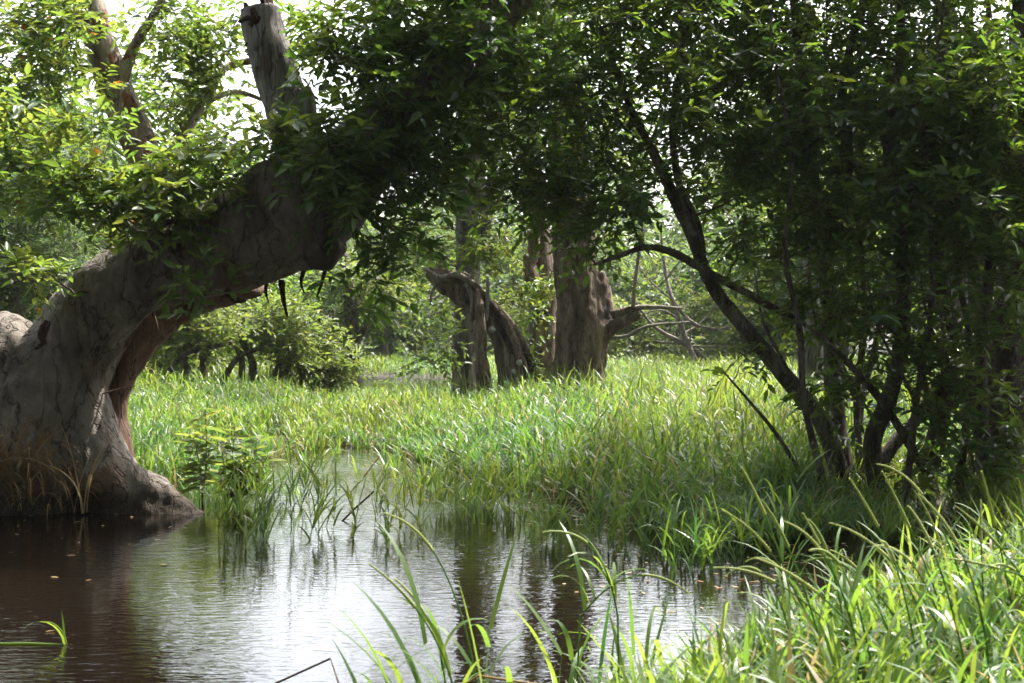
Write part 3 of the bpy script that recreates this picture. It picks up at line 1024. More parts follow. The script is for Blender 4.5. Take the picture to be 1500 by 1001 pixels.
# pale peeling tree behind the great one
tree('pale_barked_tree', 'tall tree with pale peeling sunlit bark standing behind the leaning tree', 'tree', at_ground(75, 16.5, 0),
     [[(70, 700, 16.5, 38), (105, 540, 16.5, 33), (185, 410, 16.5, 29), (222, 320, 16.5, 27), (212, 235, 16.5, 26), (172, 140, 16.5, 25), (140, 40, 16.4, 23), (112, -60, 16.3, 20), (90, -170, 16.3, 15)],
      [(172, 140, 16.5, 11), (196, 70, 16.3, 8), (232, 10, 16.1, 6), (262, -60, 16, 4)],
      [(150, 70, 16.5, 12), (90, 20, 16.2, 9), (30, -20, 16, 6)],
      [(228, 260, 16.5, 10), (300, 150, 16.8, 7), (330, 100, 17, 6), (400, 85, 17.2, 4)], [(300, 150, 16.8, 5), (345, 135, 17, 4), (395, 150, 17, 2.5)]],
     [(60, 70, 110, 80, 15.6, 1.0, 34), (250, 55, 80, 50, 16.4, 1.0, 20), (270, 160, 70, 45, 17.4, .6, 13), (40, 160, 70, 50, 16, .9, 14), (310, 110, 40, 50, 16.8, .6, 8),
      (0, -40, 120, 40, 16, 1.0, 6), (340, 30, 30, 30, 16.6, .5, 4), (300, 225, 50, 40, 17, .6, 10), (415, 30, 26, 30, 16.8, .5, 4)],
     M_bark_pale, M_leaf, leaf=.12, per=8, k=8, L=(.25, .5), parts=['trunk', 'limb', 'limb', 'dead_branch', 'dead_branch'], crown_label='sparse bright leaves catching the sun', rmax=.025)

# dark fine-leaved thicket at far left behind
tree('shady_bush', 'dark fine leaved bush behind the shoulder of the leaning tree at the left edge', 'bush', at_ground(40, 24, 0),
     [[(30, 620, 24, 14), (30, 500, 24, 11), (10, 380, 24, 7), (-20, 280, 24, 4)], [(60, 620, 24.3, 12), (80, 480, 24.3, 9), (110, 360, 24.2, 5)]],
     [(40, 390, 110, 70, 24, 1.3, 90), (40, 250, 120, 120, 24.5, 1.5, 90), (-60, 330, 80, 120, 24, 1.5, 40)], M_bark_dark, M_leafblue, leaf=.11, per=9, k=9, L=(.35, .7), width=.3)

# ---------------------------------------------------------------- central trees
D0 = 28.6
cb = at_ground(850, D0, 0)
ct = empty('central_tree', cb, 'stout furrowed brown tree in the middle of the swamp grass with broken side branch', 'tree')
CM = [(848, 640, D0, 47), (848, 575, D0, 43), (852, 520, D0, 38), (852, 470, D0, 36), (846, 410, D0, 33), (842, 370, D0, 30), (838, 300, D0, 30), (832, 220, D0, 29), (826, 120, D0, 27), (815, 0, D0, 24), (800, -120, D0, 18)]
melt('trunk', [CM, [(862, 496, D0 - .1, 20), (884, 487, D0 - .2, 14), (904, 477, D0 - .3, 9)], [(872, 400, D0, 14), (880, 440, D0, 18), (878, 480, D0, 18)],
               [(818, 560, D0 - .2, 14), (810, 600, D0 - .3, 16)], [(884, 560, D0 - .2, 14), (890, 610, D0 - .3, 16)]], M_bark_brown, ct, .05, 3, .05, None, .03)
g = Geo()
ptube(g, [(898, 480, D0 - .3, 12), (918, 469, D0 - .38, 10), (938, 459, D0 - .42, 8)], seg=14, n_per=5, amp=.35, rough_end=1.2)
ptube(g, [(897, 462, D0 - .3, 7), (920, 452, D0 - .42, 3), (935, 453, D0 - .46, 1)], seg=7, n_per=4, amp=.4)
g.build('broken_branch', M_bark_brown, ct, label='hollow snapped branch stub with splintered end')
for L in ([(905, 462, D0 - .3, 5), (928, 452, D0 - .4, 4), (960, 450, D0 - .5, 3.4), (1000, 452, D0 - .5, 1.5)], [(928, 452, D0 - .4, 3.6), (930, 420, D0 - .4, 3.2), (935, 380, D0 - .3, 3), (942, 330, D0 - .2, 2)],
          [(888, 496, D0 - .1, 3), (920, 492, D0 - .4, 3), (950, 478, D0 - .5, 2.6), (1010, 472, D0 - .6, 1.4)]):
    g = Geo()
    ptube(g, L, seg=7, n_per=6, amp=.3)
    g.build('dead_branch', M_dead, ct)
g = Geo()
crown(g, [stem_pts(CM[5:])], [(760, 180, 120, 100, D0 - 1, 1.4, 22), (890, 220, 100, 70, D0 - 1, 1.2, 16), (800, 40, 200, 110, D0, 2, 60), (735, 340, 40, 24, D0 + .8, .7, 4),
                              (790, 430, 18, 30, D0 + .6, .3, 4), (770, 520, 18, 24, D0 + .5, .3, 4), (905, 340, 40, 24, D0 + .8, .6, 4)],
      leaf=.17, per=8, k=8, L=(.4, .8), rmax=.06)
g.build('crown', [M_leaf, M_twig], ct)

D1 = 28.2
cb = at_ground(775, D1, 0)
at_ = empty('arched_tree', cb, 'snapped arching tree bowed left over the grass, spotted with white lichen', 'tree')
AM = [(758, 625, D1, 29), (752, 560, D1, 25), (743, 515, D1, 20), (729, 480, D1, 19), (704, 449, D1, 20), (672, 426, D1, 19), (645, 409, D1, 15), (626, 398, D1, 9)]
melt('trunk', [AM], M_bark_brown, at_, .045, 2, .05, None, .025)
for L in ([(772, 600, D1 - .3, 6), (768, 552, D1 - .32, 6), (756, 505, D1 - .32, 6), (738, 470, D1 - .3, 6), (714, 440, D1 - .3, 6), (690, 414, D1 - .28, 7), (664, 410, D1 - .28, 6), (640, 404, D1 - .25, 4), (622, 394, D1 - .2, 2.5)],
          [(746, 590, D1 - .34, 6), (744, 545, D1 - .34, 6), (736, 505, D1 - .33, 5), (716, 468, D1 - .33, 5), (694, 442, D1 - .3, 4)],
          [(792, 590, D1 - .1, 5), (782, 548, D1 - .1, 5), (768, 508, D1 - .1, 5.5), (746, 470, D1 - .1, 5), (722, 444, D1, 4)]):
    g = Geo()
    ptube(g, L, seg=9, n_per=6, amp=.25)
    g.build('climbing_root', M_bark_brown, at_)
for L in ([(694, 416, D1 - .4, 5), (668, 402, D1 - .42, 5), (645, 407, D1 - .42, 4.4), (618, 392, D1 - .42, 1.6)], [(690, 470, D1 - .3, 4), (692, 440, D1 - .4, 4), (683, 415, D1 - .35, 4)], [(650, 406, D1 - .3, 3.5), (672, 400, D1 - .35, 4), (688, 405, D1 - .3, 3)], [(646, 408, D1 - .3, 2), (634, 425, D1 - .35, 2), (630, 445, D1 - .35, 1.4)],
          [(712, 470, D1 - .4, 3), (715, 430, D1 - .45, 3), (714, 405, D1 - .4, 2)]):
    g = Geo()
    ptube(g, L, seg=7, n_per=6, amp=.3)
    g.build('dead_branch', M_dead, at_)
g = Geo()
ptube(g, [(714, 620, D1 - .5, 18), (709, 560, D1 - .5, 11), (705, 520, D1 - .5, 9), (704, 480, D1 - .5, 8.5), (702, 448, D1 - .45, 7), (698, 425, D1 - .35, 5)], seg=12, n_per=8, amp=.18)
g.build('prop_root', M_bark_brown, at_, label='slim upright root propping the arch like a post')
for (a, b_, r) in ((721, 483, 5.6), (761, 531, 5), (752, 545, 4.2), (764, 552, 3), (757, 556, 3.2), (742, 562, 4)):
    g = Geo()
    c = P(a, b_, D1 - .42)
    th = np.linspace(0, 6.283, 12, endpoint=False)
    rr = r * D1 / F * rng.uniform(.8, 1.1, 12)
    V = np.stack([c[0] + np.cos(th) * rr, np.full(12, c[1] + .03), c[2] + np.sin(th) * rr], 1)
    V2 = np.stack([c[0] + np.cos(th) * rr * .7, np.full(12, c[1] - .03), c[2] + np.sin(th) * rr * .7], 1)
    q = [(i, (i + 1) % 12, 12 + (i + 1) % 12, 12 + i) for i in range(12)]
    g.add(np.vstack([V, V2, [[c[0], c[1] - .045, c[2]]]]), q, [(12 + i, 12 + (i + 1) % 12, 24) for i in range(12)])
    g.build('lichen_patch', M_lichen, at_)
g = Geo()
crown(g, [stem_pts(AM)], [(700, 375, 44, 20, D1 + .2, .4, 7), (640, 375, 36, 20, D1 + .4, .5, 5), (745, 430, 20, 20, D1 + .5, .3, 3), (800, 545, 14, 14, D1 - .1, .2, 2), (655, 455, 20, 20, D1 + .6, .4, 1)], leaf=.16, per=7, k=8, L=(.25, .5))
g.build('crown', [M_leafyel, M_twig], at_)

tree('grey_tree', 'straight grey trunk rising behind the arched tree', 'tree', at_ground(690, 29.8, 0),
     [[(680, 640, 29.8, 24), (680, 570, 29.8, 20), (681, 500, 29.8, 18), (684, 400, 29.8, 18), (688, 300, 29.8, 21), (690, 150, 29.8, 18), (700, 0, 29.8, 15)], [(700, 380, 29.7, 9), (712, 330, 29.6, 9), (722, 250, 29.6, 7), (740, 150, 29.6, 5)]],
     [(640, 200, 110, 70, 29.5, 1.3, 16), (700, 40, 150, 100, 29.8, 1.6, 30), (600, 400, 34, 20, 29.3, .5, 3), (655, 500, 14, 20, 29.0, .3, 2), (632, 535, 22, 12, 28.8, .3, 3), (600, 330, 30, 26, 29.4, .6, 3)], M_bark_grey, M_leaf,
     leaf=.17, per=8, k=8, L=(.4, .8), rmax=.05, seg=16, amp=.1, ridge=.12)
tree('dark_forked_tree', 'dark rough trunk close behind the left side of the stout central trunk', 'tree', at_ground(795, 31, 0),
     [[(800, 640, 31, 30), (798, 560, 31, 27), (796, 500, 31, 24), (795, 420, 31, 20), (790, 360, 31, 18), (780, 250, 31, 14), (770, 100, 31, 10)], [(786, 430, 30.6, 12), (775, 390, 30.6, 11), (782, 350, 30.6, 8), (760, 280, 30.6, 5)]],
     [(800, 120, 150, 110, 31, 1.5, 18), (775, 440, 16, 24, 30.4, .3, 3)], M_bark_brown, M_leaf, leaf=.17, per=8, k=8, L=(.4, .8), rmax=.05, seg=14, amp=.25, ridge=.15)

# ---------------------------------------------------------------- bushes at mid left
BU = [
    (300, 31, 150, [(290, 478, 66, 36, 31, 1.1, 46), (240, 455, 46, 44, 31.4, 1.2, 26)], 'yellow green bush on several dark stems just beyond the arch of the leaning tree'),
    (385, 33, 150, [(390, 472, 74, 38, 33, 1.3, 62), (425, 515, 40, 18, 32.4, .7, 10)], 'rounded sunlit bush in the middle of the row beyond the arch'),
    (455, 34, 150, [(455, 505, 56, 32, 34, 1.2, 46), (480, 535, 46, 20, 33.2, .6, 26)], 'low yellowish bush spreading to the right at the end of the row'),
]
for (px, d, _, ells, lab) in BU:
    st = []
    for j in range(5):
        x0 = px + rng.uniform(-40, 30)
        x1 = x0 + rng.uniform(-25, 25)
        st.append([(x0, 575, d, 5), (x0 + rng.uniform(-5, 5), 530, d, 4.2), (x1, 490, d + rng.uniform(-.4, .4), 3.2), (x1 + rng.uniform(-14, 14), 455, d + rng.uniform(-.6, .6), 1.8)])
    st.append([(px - 60, 560, d, 5), (px - 30, 520, d - .3, 4), (px + 40, 502, d - .5, 2.6)])
    tree('swamp_bush', lab, 'bush', at_ground(px, d, 0), st, ells, M_bark_dark, M_leafyel, leaf=.15, per=8, k=8, L=(.3, .65), group='bushes beyond the arch', parts=['stem'] * 6, seg=7, rmax=.03, width=.34)
tree('far_dark_tree', 'dark thick trunk with twiggy grey branches at the far meadow edge behind the bushes', 'tree', at_ground(515, 48, 0),
     [[(517, 550, 48, 14), (516, 525, 48, 12), (515, 480, 48, 11), (512, 430, 48, 9), (505, 370, 48, 5)], [(520, 500, 47.8, 5), (545, 470, 47.8, 4), (570, 440, 47.6, 3)], [(510, 515, 47.8, 4), (490, 500, 47.8, 3.5), (470, 485, 47.8, 2)]],
     [(520, 410, 70, 40, 48, 1.5, 30), (560, 440, 50, 40, 48, 1.2, 22)], M_bark_dark, M_leafyel, leaf=.22, per=8, k=7, L=(.5, 1.0), rmax=.05)

# fallen bleached tree
dt = empty('dead_tree', at_ground(985, 47, 0), 'bleached grey dead tree leaning with bare crooked branches beyond the broken branch', 'dead tree')
DT = [[(1022, 535, 46.5, 7), (1008, 505, 47, 7), (998, 480, 47, 6.5), (985, 440, 47, 5.5), (975, 400, 47.5, 4), (968, 340, 47.5, 2)], [(1045, 540, 47, 6), (1010, 508, 47, 6), (975, 490, 47, 5), (950, 470, 47, 3.5), (930, 440, 47, 2)],
      [(985, 440, 47, 4), (1010, 470, 47, 5), (1040, 482, 46.6, 4), (1080, 478, 46.4, 2)], [(998, 470, 47, 3), (970, 455, 46.6, 2.5), (940, 460, 46.4, 1.5)], [(975, 410, 47.4, 2.5), (1000, 380, 47, 2), (1040, 360, 47, 1.2)],
      [(985, 440, 47, 2.5), (950, 410, 47, 2), (930, 380, 47, 1.2)], [(1000, 490, 47, 3), (1030, 470, 47.5, 2.5), (1060, 430, 47.5, 1.2)]]
DT = [[(a, b_, d, r * .62) for a, b_, d, r in L] for L in DT]
for _ in range(16):                                # bare side twigs
    L = DT[rng.integers(0, 7)]
    a, b_, d, r = L[rng.integers(1, len(L))]
    u, v = rng.normal(0, 26), -abs(rng.normal(0, 22))
    DT.append([(a, b_, d, r * .5), (a + u * .5, b_ + v * .4, d, r * .36), (a + u, b_ + v, d, r * .16)])
for i, L in enumerate(DT):
    g = Geo()
    ptube(g, L, seg=8, n_per=6, amp=.25)
    g.build('trunk' if i == 0 else 'branch', M_dead, dt)

# ---------------------------------------------------------------- the dark thicket on the right
S1 = [(1262, 790, 12.9, 18), (1240, 730, 12.9, 16), (1214, 640, 12.9, 14.5), (1190, 600, 12.9, 13.5), (1140, 540, 12.9, 12), (1098, 488, 12.9, 11), (1058, 440, 12.9, 10), (1034, 400, 12.9, 10), (1012, 340, 13, 10), (988, 290, 13, 9), (960, 230, 13, 7), (920, 150, 13, 5), (880, 40, 13, 3.5)]
S1b = [(1170, 468, 13, 4), (1130, 450, 12.9, 5.5), (1085, 425, 12.8, 6), (1030, 395, 12.75, 6), (985, 370, 12.7, 5.5), (945, 363, 12.65, 4.5), (905, 376, 12.6, 3.5), (870, 388, 12.6, 2)]
S1c = [(1030, 395, 13, 8), (1020, 330, 13.1, 7), (995, 270, 13.1, 6), (985, 180, 13.1, 5), (1000, 80, 13.2, 4), (990, -60, 13.2, 3)]
S1d = [(1192, 780, 12.6, 4), (1172, 700, 12.6, 3.6), (1140, 640, 12.6, 3), (1095, 585, 12.6, 2), (1060, 545, 12.5, 1.2)]
S1e = [(1225, 735, 12.9, 5), (1195, 722, 12.7, 4), (1170, 712, 12.6, 2)]
tree('leaning_stem_tree', 'dark slim tree leaning left out of the thicket, its long curved stem over grass', 'tree', at_ground(1240, 12.9, 0), [S1, S1b, S1c, S1d, S1e],
     [(760, 130, 120, 120, 13.4, 1.2, 46), (940, 130, 130, 140, 13.4, 1.4, 54), (1040, 240, 100, 80, 13.3, 1.0, 22), (800, 265, 100, 50, 13.2, .9, 22), (900, 310, 60, 36, 12.9, .6, 10),
      (1100, 370, 50, 40, 13.2, .7, 7), (860, -70, 240, 60, 13.6, 1.4, 36), (1060, 60, 100, 90, 13.5, 1.2, 28), (720, 300, 30, 20, 12.9, .4, 2), (860, 360, 26, 14, 12.7, .3, 2), (1080, 520, 26, 26, 12.7, .3, 1), (1240, 640, 30, 40, 12.7, .3, 2),
      (940, 70, 170, 110, 16.2, 1.3, 14), (1010, -170, 260, 70, 14.6, 1.5, 22), (760, -150, 150, 60, 14, 1.2, 18), (960, -5, 220, 36, 13.6, 1.1, 28)],  # leaf clusters above the frame are added to shade the crown below
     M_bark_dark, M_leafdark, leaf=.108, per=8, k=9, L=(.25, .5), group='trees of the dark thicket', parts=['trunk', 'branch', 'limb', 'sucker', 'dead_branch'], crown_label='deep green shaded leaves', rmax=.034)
S2 = [(1265, 800, 13.4, 20), (1248, 730, 13.4, 18), (1228, 650, 13.4, 16), (1222, 570, 13.4, 15), (1218, 480, 13.5, 13), (1208, 380, 13.5, 12), (1190, 260, 13.6, 10), (1180, 150, 13.6, 9), (1165, 20, 13.6, 7), (1150, -120, 13.6, 4)]
S2b = [(1205, 340, 13.5, 9), (1240, 240, 13.3, 8), (1235, 120, 13.3, 6), (1270, -20, 13.2, 5)]
S2c = [(1190, 270, 13.6, 7), (1140, 180, 13.8, 6), (1100, 60, 13.8, 4), (1090, -60, 13.8, 3)]
tree('thicket_tree', 'upright dark tree just right of the leaning stem, first in the thicket', 'tree', at_ground(1250, 13.4, 0), [S2, S2b, S2c],
     [(1180, 120, 120, 130, 13.8, 1.3, 56), (1220, 310, 100, 80, 13.2, .9, 32), (1200, -70, 180, 60, 13.8, 1.4, 28), (1200, 440, 50, 36, 13.0, .5, 6), (1120, 250, 70, 70, 13.8, 1.0, 17), (1150, 150, 150, 120, 16.4, 1.3, 14), (1310, -150, 260, 75, 15.8, 1.6, 105), (1130, -130, 170, 60, 15.3, 1.2, 64), (1290, -5, 210, 36, 13.6, 1.1, 26), (1230, 470, 50, 56, 12.7, .4, 5)],  # dense clusters above the frame are added to cast shade on the marsh edge
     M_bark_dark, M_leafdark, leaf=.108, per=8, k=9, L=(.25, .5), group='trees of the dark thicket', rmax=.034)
S3 = [(1300, 800, 12.8, 15), (1288, 730, 12.8, 14), (1278, 650, 12.8, 14), (1300, 590, 12.8, 13), (1318, 520, 12.8, 12), (1324, 440, 12.8, 11), (1318, 330, 12.8, 10), (1300, 200, 12.8, 8), (1320, 60, 12.8, 6), (1310, -80, 12.8, 4)]
S3b = [(1284, 690, 12.8, 11), (1310, 650, 12.9, 10), (1345, 610, 13, 9), (1388, 540, 13, 6)]
S3c = [(1365, 800, 13.1, 17), (1357, 720, 13, 16), (1372, 640, 13, 15), (1388, 560, 13, 13), (1392, 480, 13, 14), (1372, 380, 13.1, 12), (1390, 240, 13.1, 9), (1380, 80, 13.1, 7), (1400, -80, 13, 4)]
S3d = [(1355, 690, 12.7, 7), (1300, 600, 12.6, 6), (1250, 540, 12.5, 5), (1210, 500, 12.4, 3), (1170, 470, 12.4, 2)]
S3e = [(1370, 620, 12.7, 5), (1340, 520, 12.6, 5), (1290, 470, 12.6, 4), (1225, 450, 12.6, 2)]
tree('multi_stemmed_tree', 'dark tree with several crossing stems joined low down in the middle of the thicket', 'tree', at_ground(1330, 13, 0), [S3, S3b, S3c, S3d, S3e],
     [(1330, 110, 100, 130, 13.2, 1.2, 52), (1340, 290, 100, 80, 12.6, .8, 36), (1300, 420, 70, 44, 12.4, .6, 9), (1360, -70, 140, 60, 13.4, 1.3, 22), (1250, 500, 40, 30, 12.5, .4, 2), (1400, 530, 36, 36, 12.6, .5, 3), (1340, 520, 40, 50, 12.5, .4, 4), (1340, 610, 50, 40, 12.4, .3, 4), (1260, 585, 40, 40, 12.5, .3, 3), (1330, 720, 40, 30, 12.4, .3, 2), (1380, 200, 130, 150, 15.6, 1.2, 14)],
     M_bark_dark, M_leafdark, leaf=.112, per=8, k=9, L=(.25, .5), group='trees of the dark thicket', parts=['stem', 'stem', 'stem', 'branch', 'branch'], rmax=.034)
S4 = [(1500, 820, 13, 50), (1485, 740, 13, 46), (1470, 650, 13, 42), (1470, 560, 13, 38), (1482, 470, 13, 30), (1490, 380, 13, 26), (1478, 260, 13, 22), (1490, 120, 13, 17), (1500, -60, 13, 12)]
S4b = [(1440, 640, 12.8, 15), (1420, 560, 12.7, 11), (1398, 590, 12.6, 7), (1380, 600, 12.5, 4)]
S4c = [(1452, 800, 12.6, 12), (1448, 700, 12.6, 12), (1436, 600, 12.6, 11), (1440, 480, 12.6, 10), (1452, 360, 12.6, 8), (1436, 220, 12.6, 7), (1450, 60, 12.6, 5), (1440, -60, 12.6, 3)]
S4d = [(1478, 400, 12.6, 6), (1430, 340, 12.4, 5), (1390, 300, 12.3, 4), (1340, 270, 12.2, 2)]
tree('thick_trunked_tree', 'thick dark trunk at the right edge with thin stems climbing beside it', 'tree', at_ground(1480, 13, 0), [S4, S4b, S4c, S4d],
     [(1460, 130, 90, 140, 12.8, 1.1, 48), (1450, 320, 80, 80, 12.3, .7, 30), (1460, 460, 50, 50, 12.2, .5, 6), (1570, 250, 60, 180, 13, 1.2, 26), (1720, 120, 110, 200, 13.8, 1.6, 60), (1480, -70, 120, 60, 13.2, 1.3, 20), (1480, 620, 30, 40, 12.2, .4, 3), (1440, 560, 56, 70, 12.3, .4, 6), (1460, 690, 40, 36, 12.2, .3, 3)],  # clusters beyond the right frame edge are added to keep sun off the thicket
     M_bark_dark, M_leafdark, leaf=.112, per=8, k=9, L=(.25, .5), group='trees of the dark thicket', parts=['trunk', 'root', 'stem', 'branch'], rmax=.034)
for px, d, xs_, lab in [(1272, 13.2, (1255, 1262, 1245, 1262), 'thin dark sapling between the first two thicket trees'), (1405, 12.5, (1420, 1400, 1412, 1372), 'thin dark sapling in front of the thick trunk, bending left'),
                        (1320, 12.4, (1342, 1366, 1352, 1376), 'thin dark sapling in the middle of the thicket, bending right'), (1215, 12.5, (1178, 1150, 1160, 1130), 'thin dark sapling beside the leaning stem, reaching left'),
                        (1430, 13.4, (1412, 1432, 1408, 1420), 'thin pale sapling just left of the thick trunk'), (1240, 14.2, (1262, 1300, 1310, 1350), 'thin dark sapling slanting right behind the first thicket tree')]:
    a, b_, c_, e_ = xs_
    S = [(px, 790, d, 6.5), ((px + a) / 2 + rng.uniform(-8, 8), 690, d, 6), (a, 590, d, 5.2), ((a + b_) / 2 + 7, 480, d, 4.6), (b_, 370, d, 4), (c_, 230, d, 3), (e_, 60, d, 2.2), (e_ + 10, -40, d, 1.5)]
    S2_ = [(a, 590, d, 3.4), (a - 25, 540, d - .1, 2.6), (a - 60, 470, d - .2, 2), (a - 72, 400, d - .2, 1.2)]
    tree('sapling', lab, 'sapling', at_ground(px, d, 0), [S, S2_], [(c_, 160, 50, 90, d, .5, 7), (a - 50, 430, 30, 30, d - .2, .3, 1)], M_bark_dark if 'pale' not in lab else M_bark_grey, M_leafdark, leaf=.108, per=7, k=9, L=(.25, .5),
         group='saplings of the thicket', parts=['trunk', 'branch'], rmax=.014, seg=8)
# trees behind the thicket
for i, (px, d, w, lab) in enumerate([(1190, 25, 16, 'straight dark trunk seen between the leaning stem and the thicket, standing in lit grass'), (1400, 22, 14, 'half hidden tree with sunlit leaves behind the middle of the thicket'),
                                     (1560, 24, 15, 'half hidden tree with sunlit leaves behind the thick trunk at the right edge')]):
    tree('meadow_tree', lab, 'tree', at_ground(px, d, 0),
         [[(px, 600, d, w * 1.5), (px - 2, 520, d, w * 1.2), (px + 4, 420, d, w), (px - 6, 280, d, w * .8), (px + 5, 120, d, w * .6), (px - 15, -40, d, w * .4)], [(px, 380, d, w * .6), (px + 60, 250, d, w * .4), (px + 90, 120, d, w * .3)],
          [(px, 330, d, w * .5), (px - 60, 220, d, w * .4), (px - 110, 110, d, w * .25)]],
         [(px, 170, 110, 130, d, 2.0, 34), (px + 60, 300, 80, 60, d, 1.5, 14), (px - 80, 270, 70, 70, d, 1.5, 14)], M_bark_grey, M_leafyel, leaf=.16, per=8, k=8, L=(.4, .8), rmax=.05, group='trees behind the thicket')

# ---------------------------------------------------------------- the far wood: four kinds of tree, each copied
def far_proto(name, label, H, W, leafm, bark, n, low=.15, leaf=.30, shape=1.0):
    root = empty(name, (0, 0, 0), label, 'tree', 'trees of the far wood')
    g = Geo()
    top = np.array([rng.normal(0, .3), rng.normal(0, .3), H * .8])
    spine = [np.array([0, 0, -.3]), np.array([.1, 0, H * .2]), np.array([-.1, .1, H * .45]), top]
    R = [H * .030, H * .022, H * .016, H * .006]
    tube(g, spine, R, 10, 6, .2)
    pts = [(catmull(spine, 5), np.interp(np.linspace(0, 1, 16), [0, .33, .66, 1], R))]
    for i in range(7):
        z = H * rng.uniform(.2, .6)
        a = rng.uniform(0, 6.28)
        o = np.array([math.cos(a), math.sin(a), 0])
        s = [np.array([0, 0, z]), np.array([0, 0, z]) + o * W * .25 + [0, 0, H * .1], np.array([0, 0, z]) + o * W * .5 + [0, 0, H * .16]]
        tube(g, s, [H * .009, H * .006, H * .003], 6, 5, .2)
        pts.append((catmull(s, 4), np.full(9, H * .005)))
    g.build('trunk', bark, root)
    v = rdir(n, 1.0) * rng.random((n, 1)) ** (1 / 3.0)
    cz = H * (low + 1) / 2
    cl = np.column_stack([v[:, 0] * W * .5, v[:, 1] * W * .5, cz + v[:, 2] * H * (1 - low) / 2])
    cl[:, :2] *= (1 + .35 * np.sin(cl[:, 2:3] * 1.7 + 1.0)) * shape
    g = Geo()
    grow(g, pts, cl, 1, .05, .012)
    b = np.repeat(cl, 8, 0) + rng.normal(0, .2, (n * 8, 3))
    tint = np.clip(np.repeat(rng.random(n), 8) + rng.normal(0, .15, n * 8), 0, 1)
    sprays(g, b, rdir(len(b), .8, .15), rng.uniform(.5, 1.1, len(b)), 7, leaf, .42, .2, tint=tint, tw=.008)
    g.build('crown', [leafm, M_twig], root)
    return root


protos = [far_proto('round_crowned_tree', 'round crowned green tree', 8.5, 8.0, M_leafblue, M_bark_grey, 120),
          far_proto('grey_limbed_tree', 'open grey limbed tree', 9.5, 7.0, M_leaf, M_bark_grey, 90, .25),
          far_proto('dense_tree', 'dense dark green tree', 7.5, 8.5, M_leafdark, M_bark_dark, 140, .02),
          far_proto('low_bush', 'yellow green bush', 3.6, 5.5, M_leafyel, M_bark_dark, 60, -.05)]
used = [False] * 4
FAR = [  # px, distance, kind, scale, what singles it out
    (40, 46, 2, 1.15, 'dense dark tree far behind the pale barked tree at the left edge'),
    (90, 36, 1, 1.05, 'tall open tree rising behind the top of the pale barked tree'),
    (238, 46, 0, .98, 'tall round tree between the pale barked tree and the broken stub'),
    (150, 52, 0, 1.0, 'round grey green tree far behind the pale barked trunk'),
    (235, 40, 2, .75, 'dense dark tree behind the left end of the bush row'),
    (300, 58, 0, .85, 'round grey green tree behind the first bush beyond the arch'),
    (375, 62, 1, .75, 'open tree with pale leaves behind the middle bush'),
    (440, 60, 0, .72, 'small round tree behind the low yellowish bush'),
    (500, 66, 1, .85, 'open grey limbed tree behind the far dark trunk'),
    (560, 64, 0, .85, 'round hazy tree right of the far dark trunk'),
    (610, 70, 2, .85, 'dense hazy tree left of the straight grey trunk'),
    (665, 76, 0, .95, 'round hazy tree far behind the straight grey trunk'),
    (735, 78, 1, .66, 'open tree seen through the gap under the arched tree'),
    (790, 80, 0, .9, 'round hazy tree far behind the stout central trunk'),
    (905, 78, 0, .72, 'round hazy tree right behind the broken branch'),
    (960, 72, 1, .62, 'open hazy tree behind the bleached dead tree'),
    (1020, 76, 0, .78, 'round blue green tree right of the bleached dead tree'),
    (1085, 62, 2, .8, 'dense tree behind the curved stem of the leaning thicket tree'),
    (1150, 58, 0, 1.0, 'round tree behind the upper part of the curved thicket stem'),
    (1230, 50, 1, 1.0, 'open tree glimpsed between the first thicket stems'),
    (1320, 46, 0, 1.1, 'round tree glimpsed between the middle thicket stems'),
    (1420, 48, 2, 1.1, 'dense tree glimpsed behind the right part of the thicket'),
    (1520, 44, 1, 1.1, 'open tree behind the thick trunk at the right edge'),
    (345, 44, 3, .8, 'yellow green bush at the meadow edge behind the middle bush'),
    (585, 68, 3, .7, 'low bush at the meadow edge right of the far dark trunk'),
    (745, 62, 3, .75, 'low bush in the gap between the arched tree and grey trunk'),
    (930, 60, 3, .75, 'low bush at the meadow edge under the bleached branches'),
    (1060, 56, 3, .8, 'low bush at the meadow edge right of the bleached tree'),
    (1130, 50, 3, .9, 'low bush at the meadow edge behind the leaning stem'),
    (200, 36, 3, 1.0, 'low bush close behind the hollow of the leaning tree'),
]
for i, (px, d, k, s, lab) in enumerate(FAR):
    o = protos[k] if not used[k] else dup(protos[k])
    used[k] = True
    o.location = Vector(at_ground(px, d, 0).tolist())
    o.rotation_euler = (0, 0, rng.uniform(0, 6.28))
    o.scale = (s * rng.uniform(.9, 1.15), s * rng.uniform(.9, 1.15), s)
    o['label'] = lab
    o['category'] = 'bush' if k == 3 else 'tree'
    o['group'] = 'trees of the far wood'
sky_blocker = far_proto('sky_block_tree', 'unseen spreading tree added to block sky light', 12.5, 12.5, M_leafdark, M_bark_dark, 230, .42, leaf=.34)  # unseen trees added around the camera to darken the great trunk
for n, (x, y, lab) in enumerate([(-6.5, -3.6, 'unseen spreading tree added left of the viewpoint to block sky light'), (2.0, -5.0, 'unseen spreading tree added behind the viewpoint to block sky light'),
                                 (10.0, -3.5, 'unseen spreading tree added right of the viewpoint to block sky light')]):
    o = sky_blocker if n == 0 else dup(sky_blocker)
    o.location = (x, y, .2)
    o.rotation_euler = (0, 0, x)
    o['label'] = lab
    o['group'] = 'unseen trees added to block sky light'
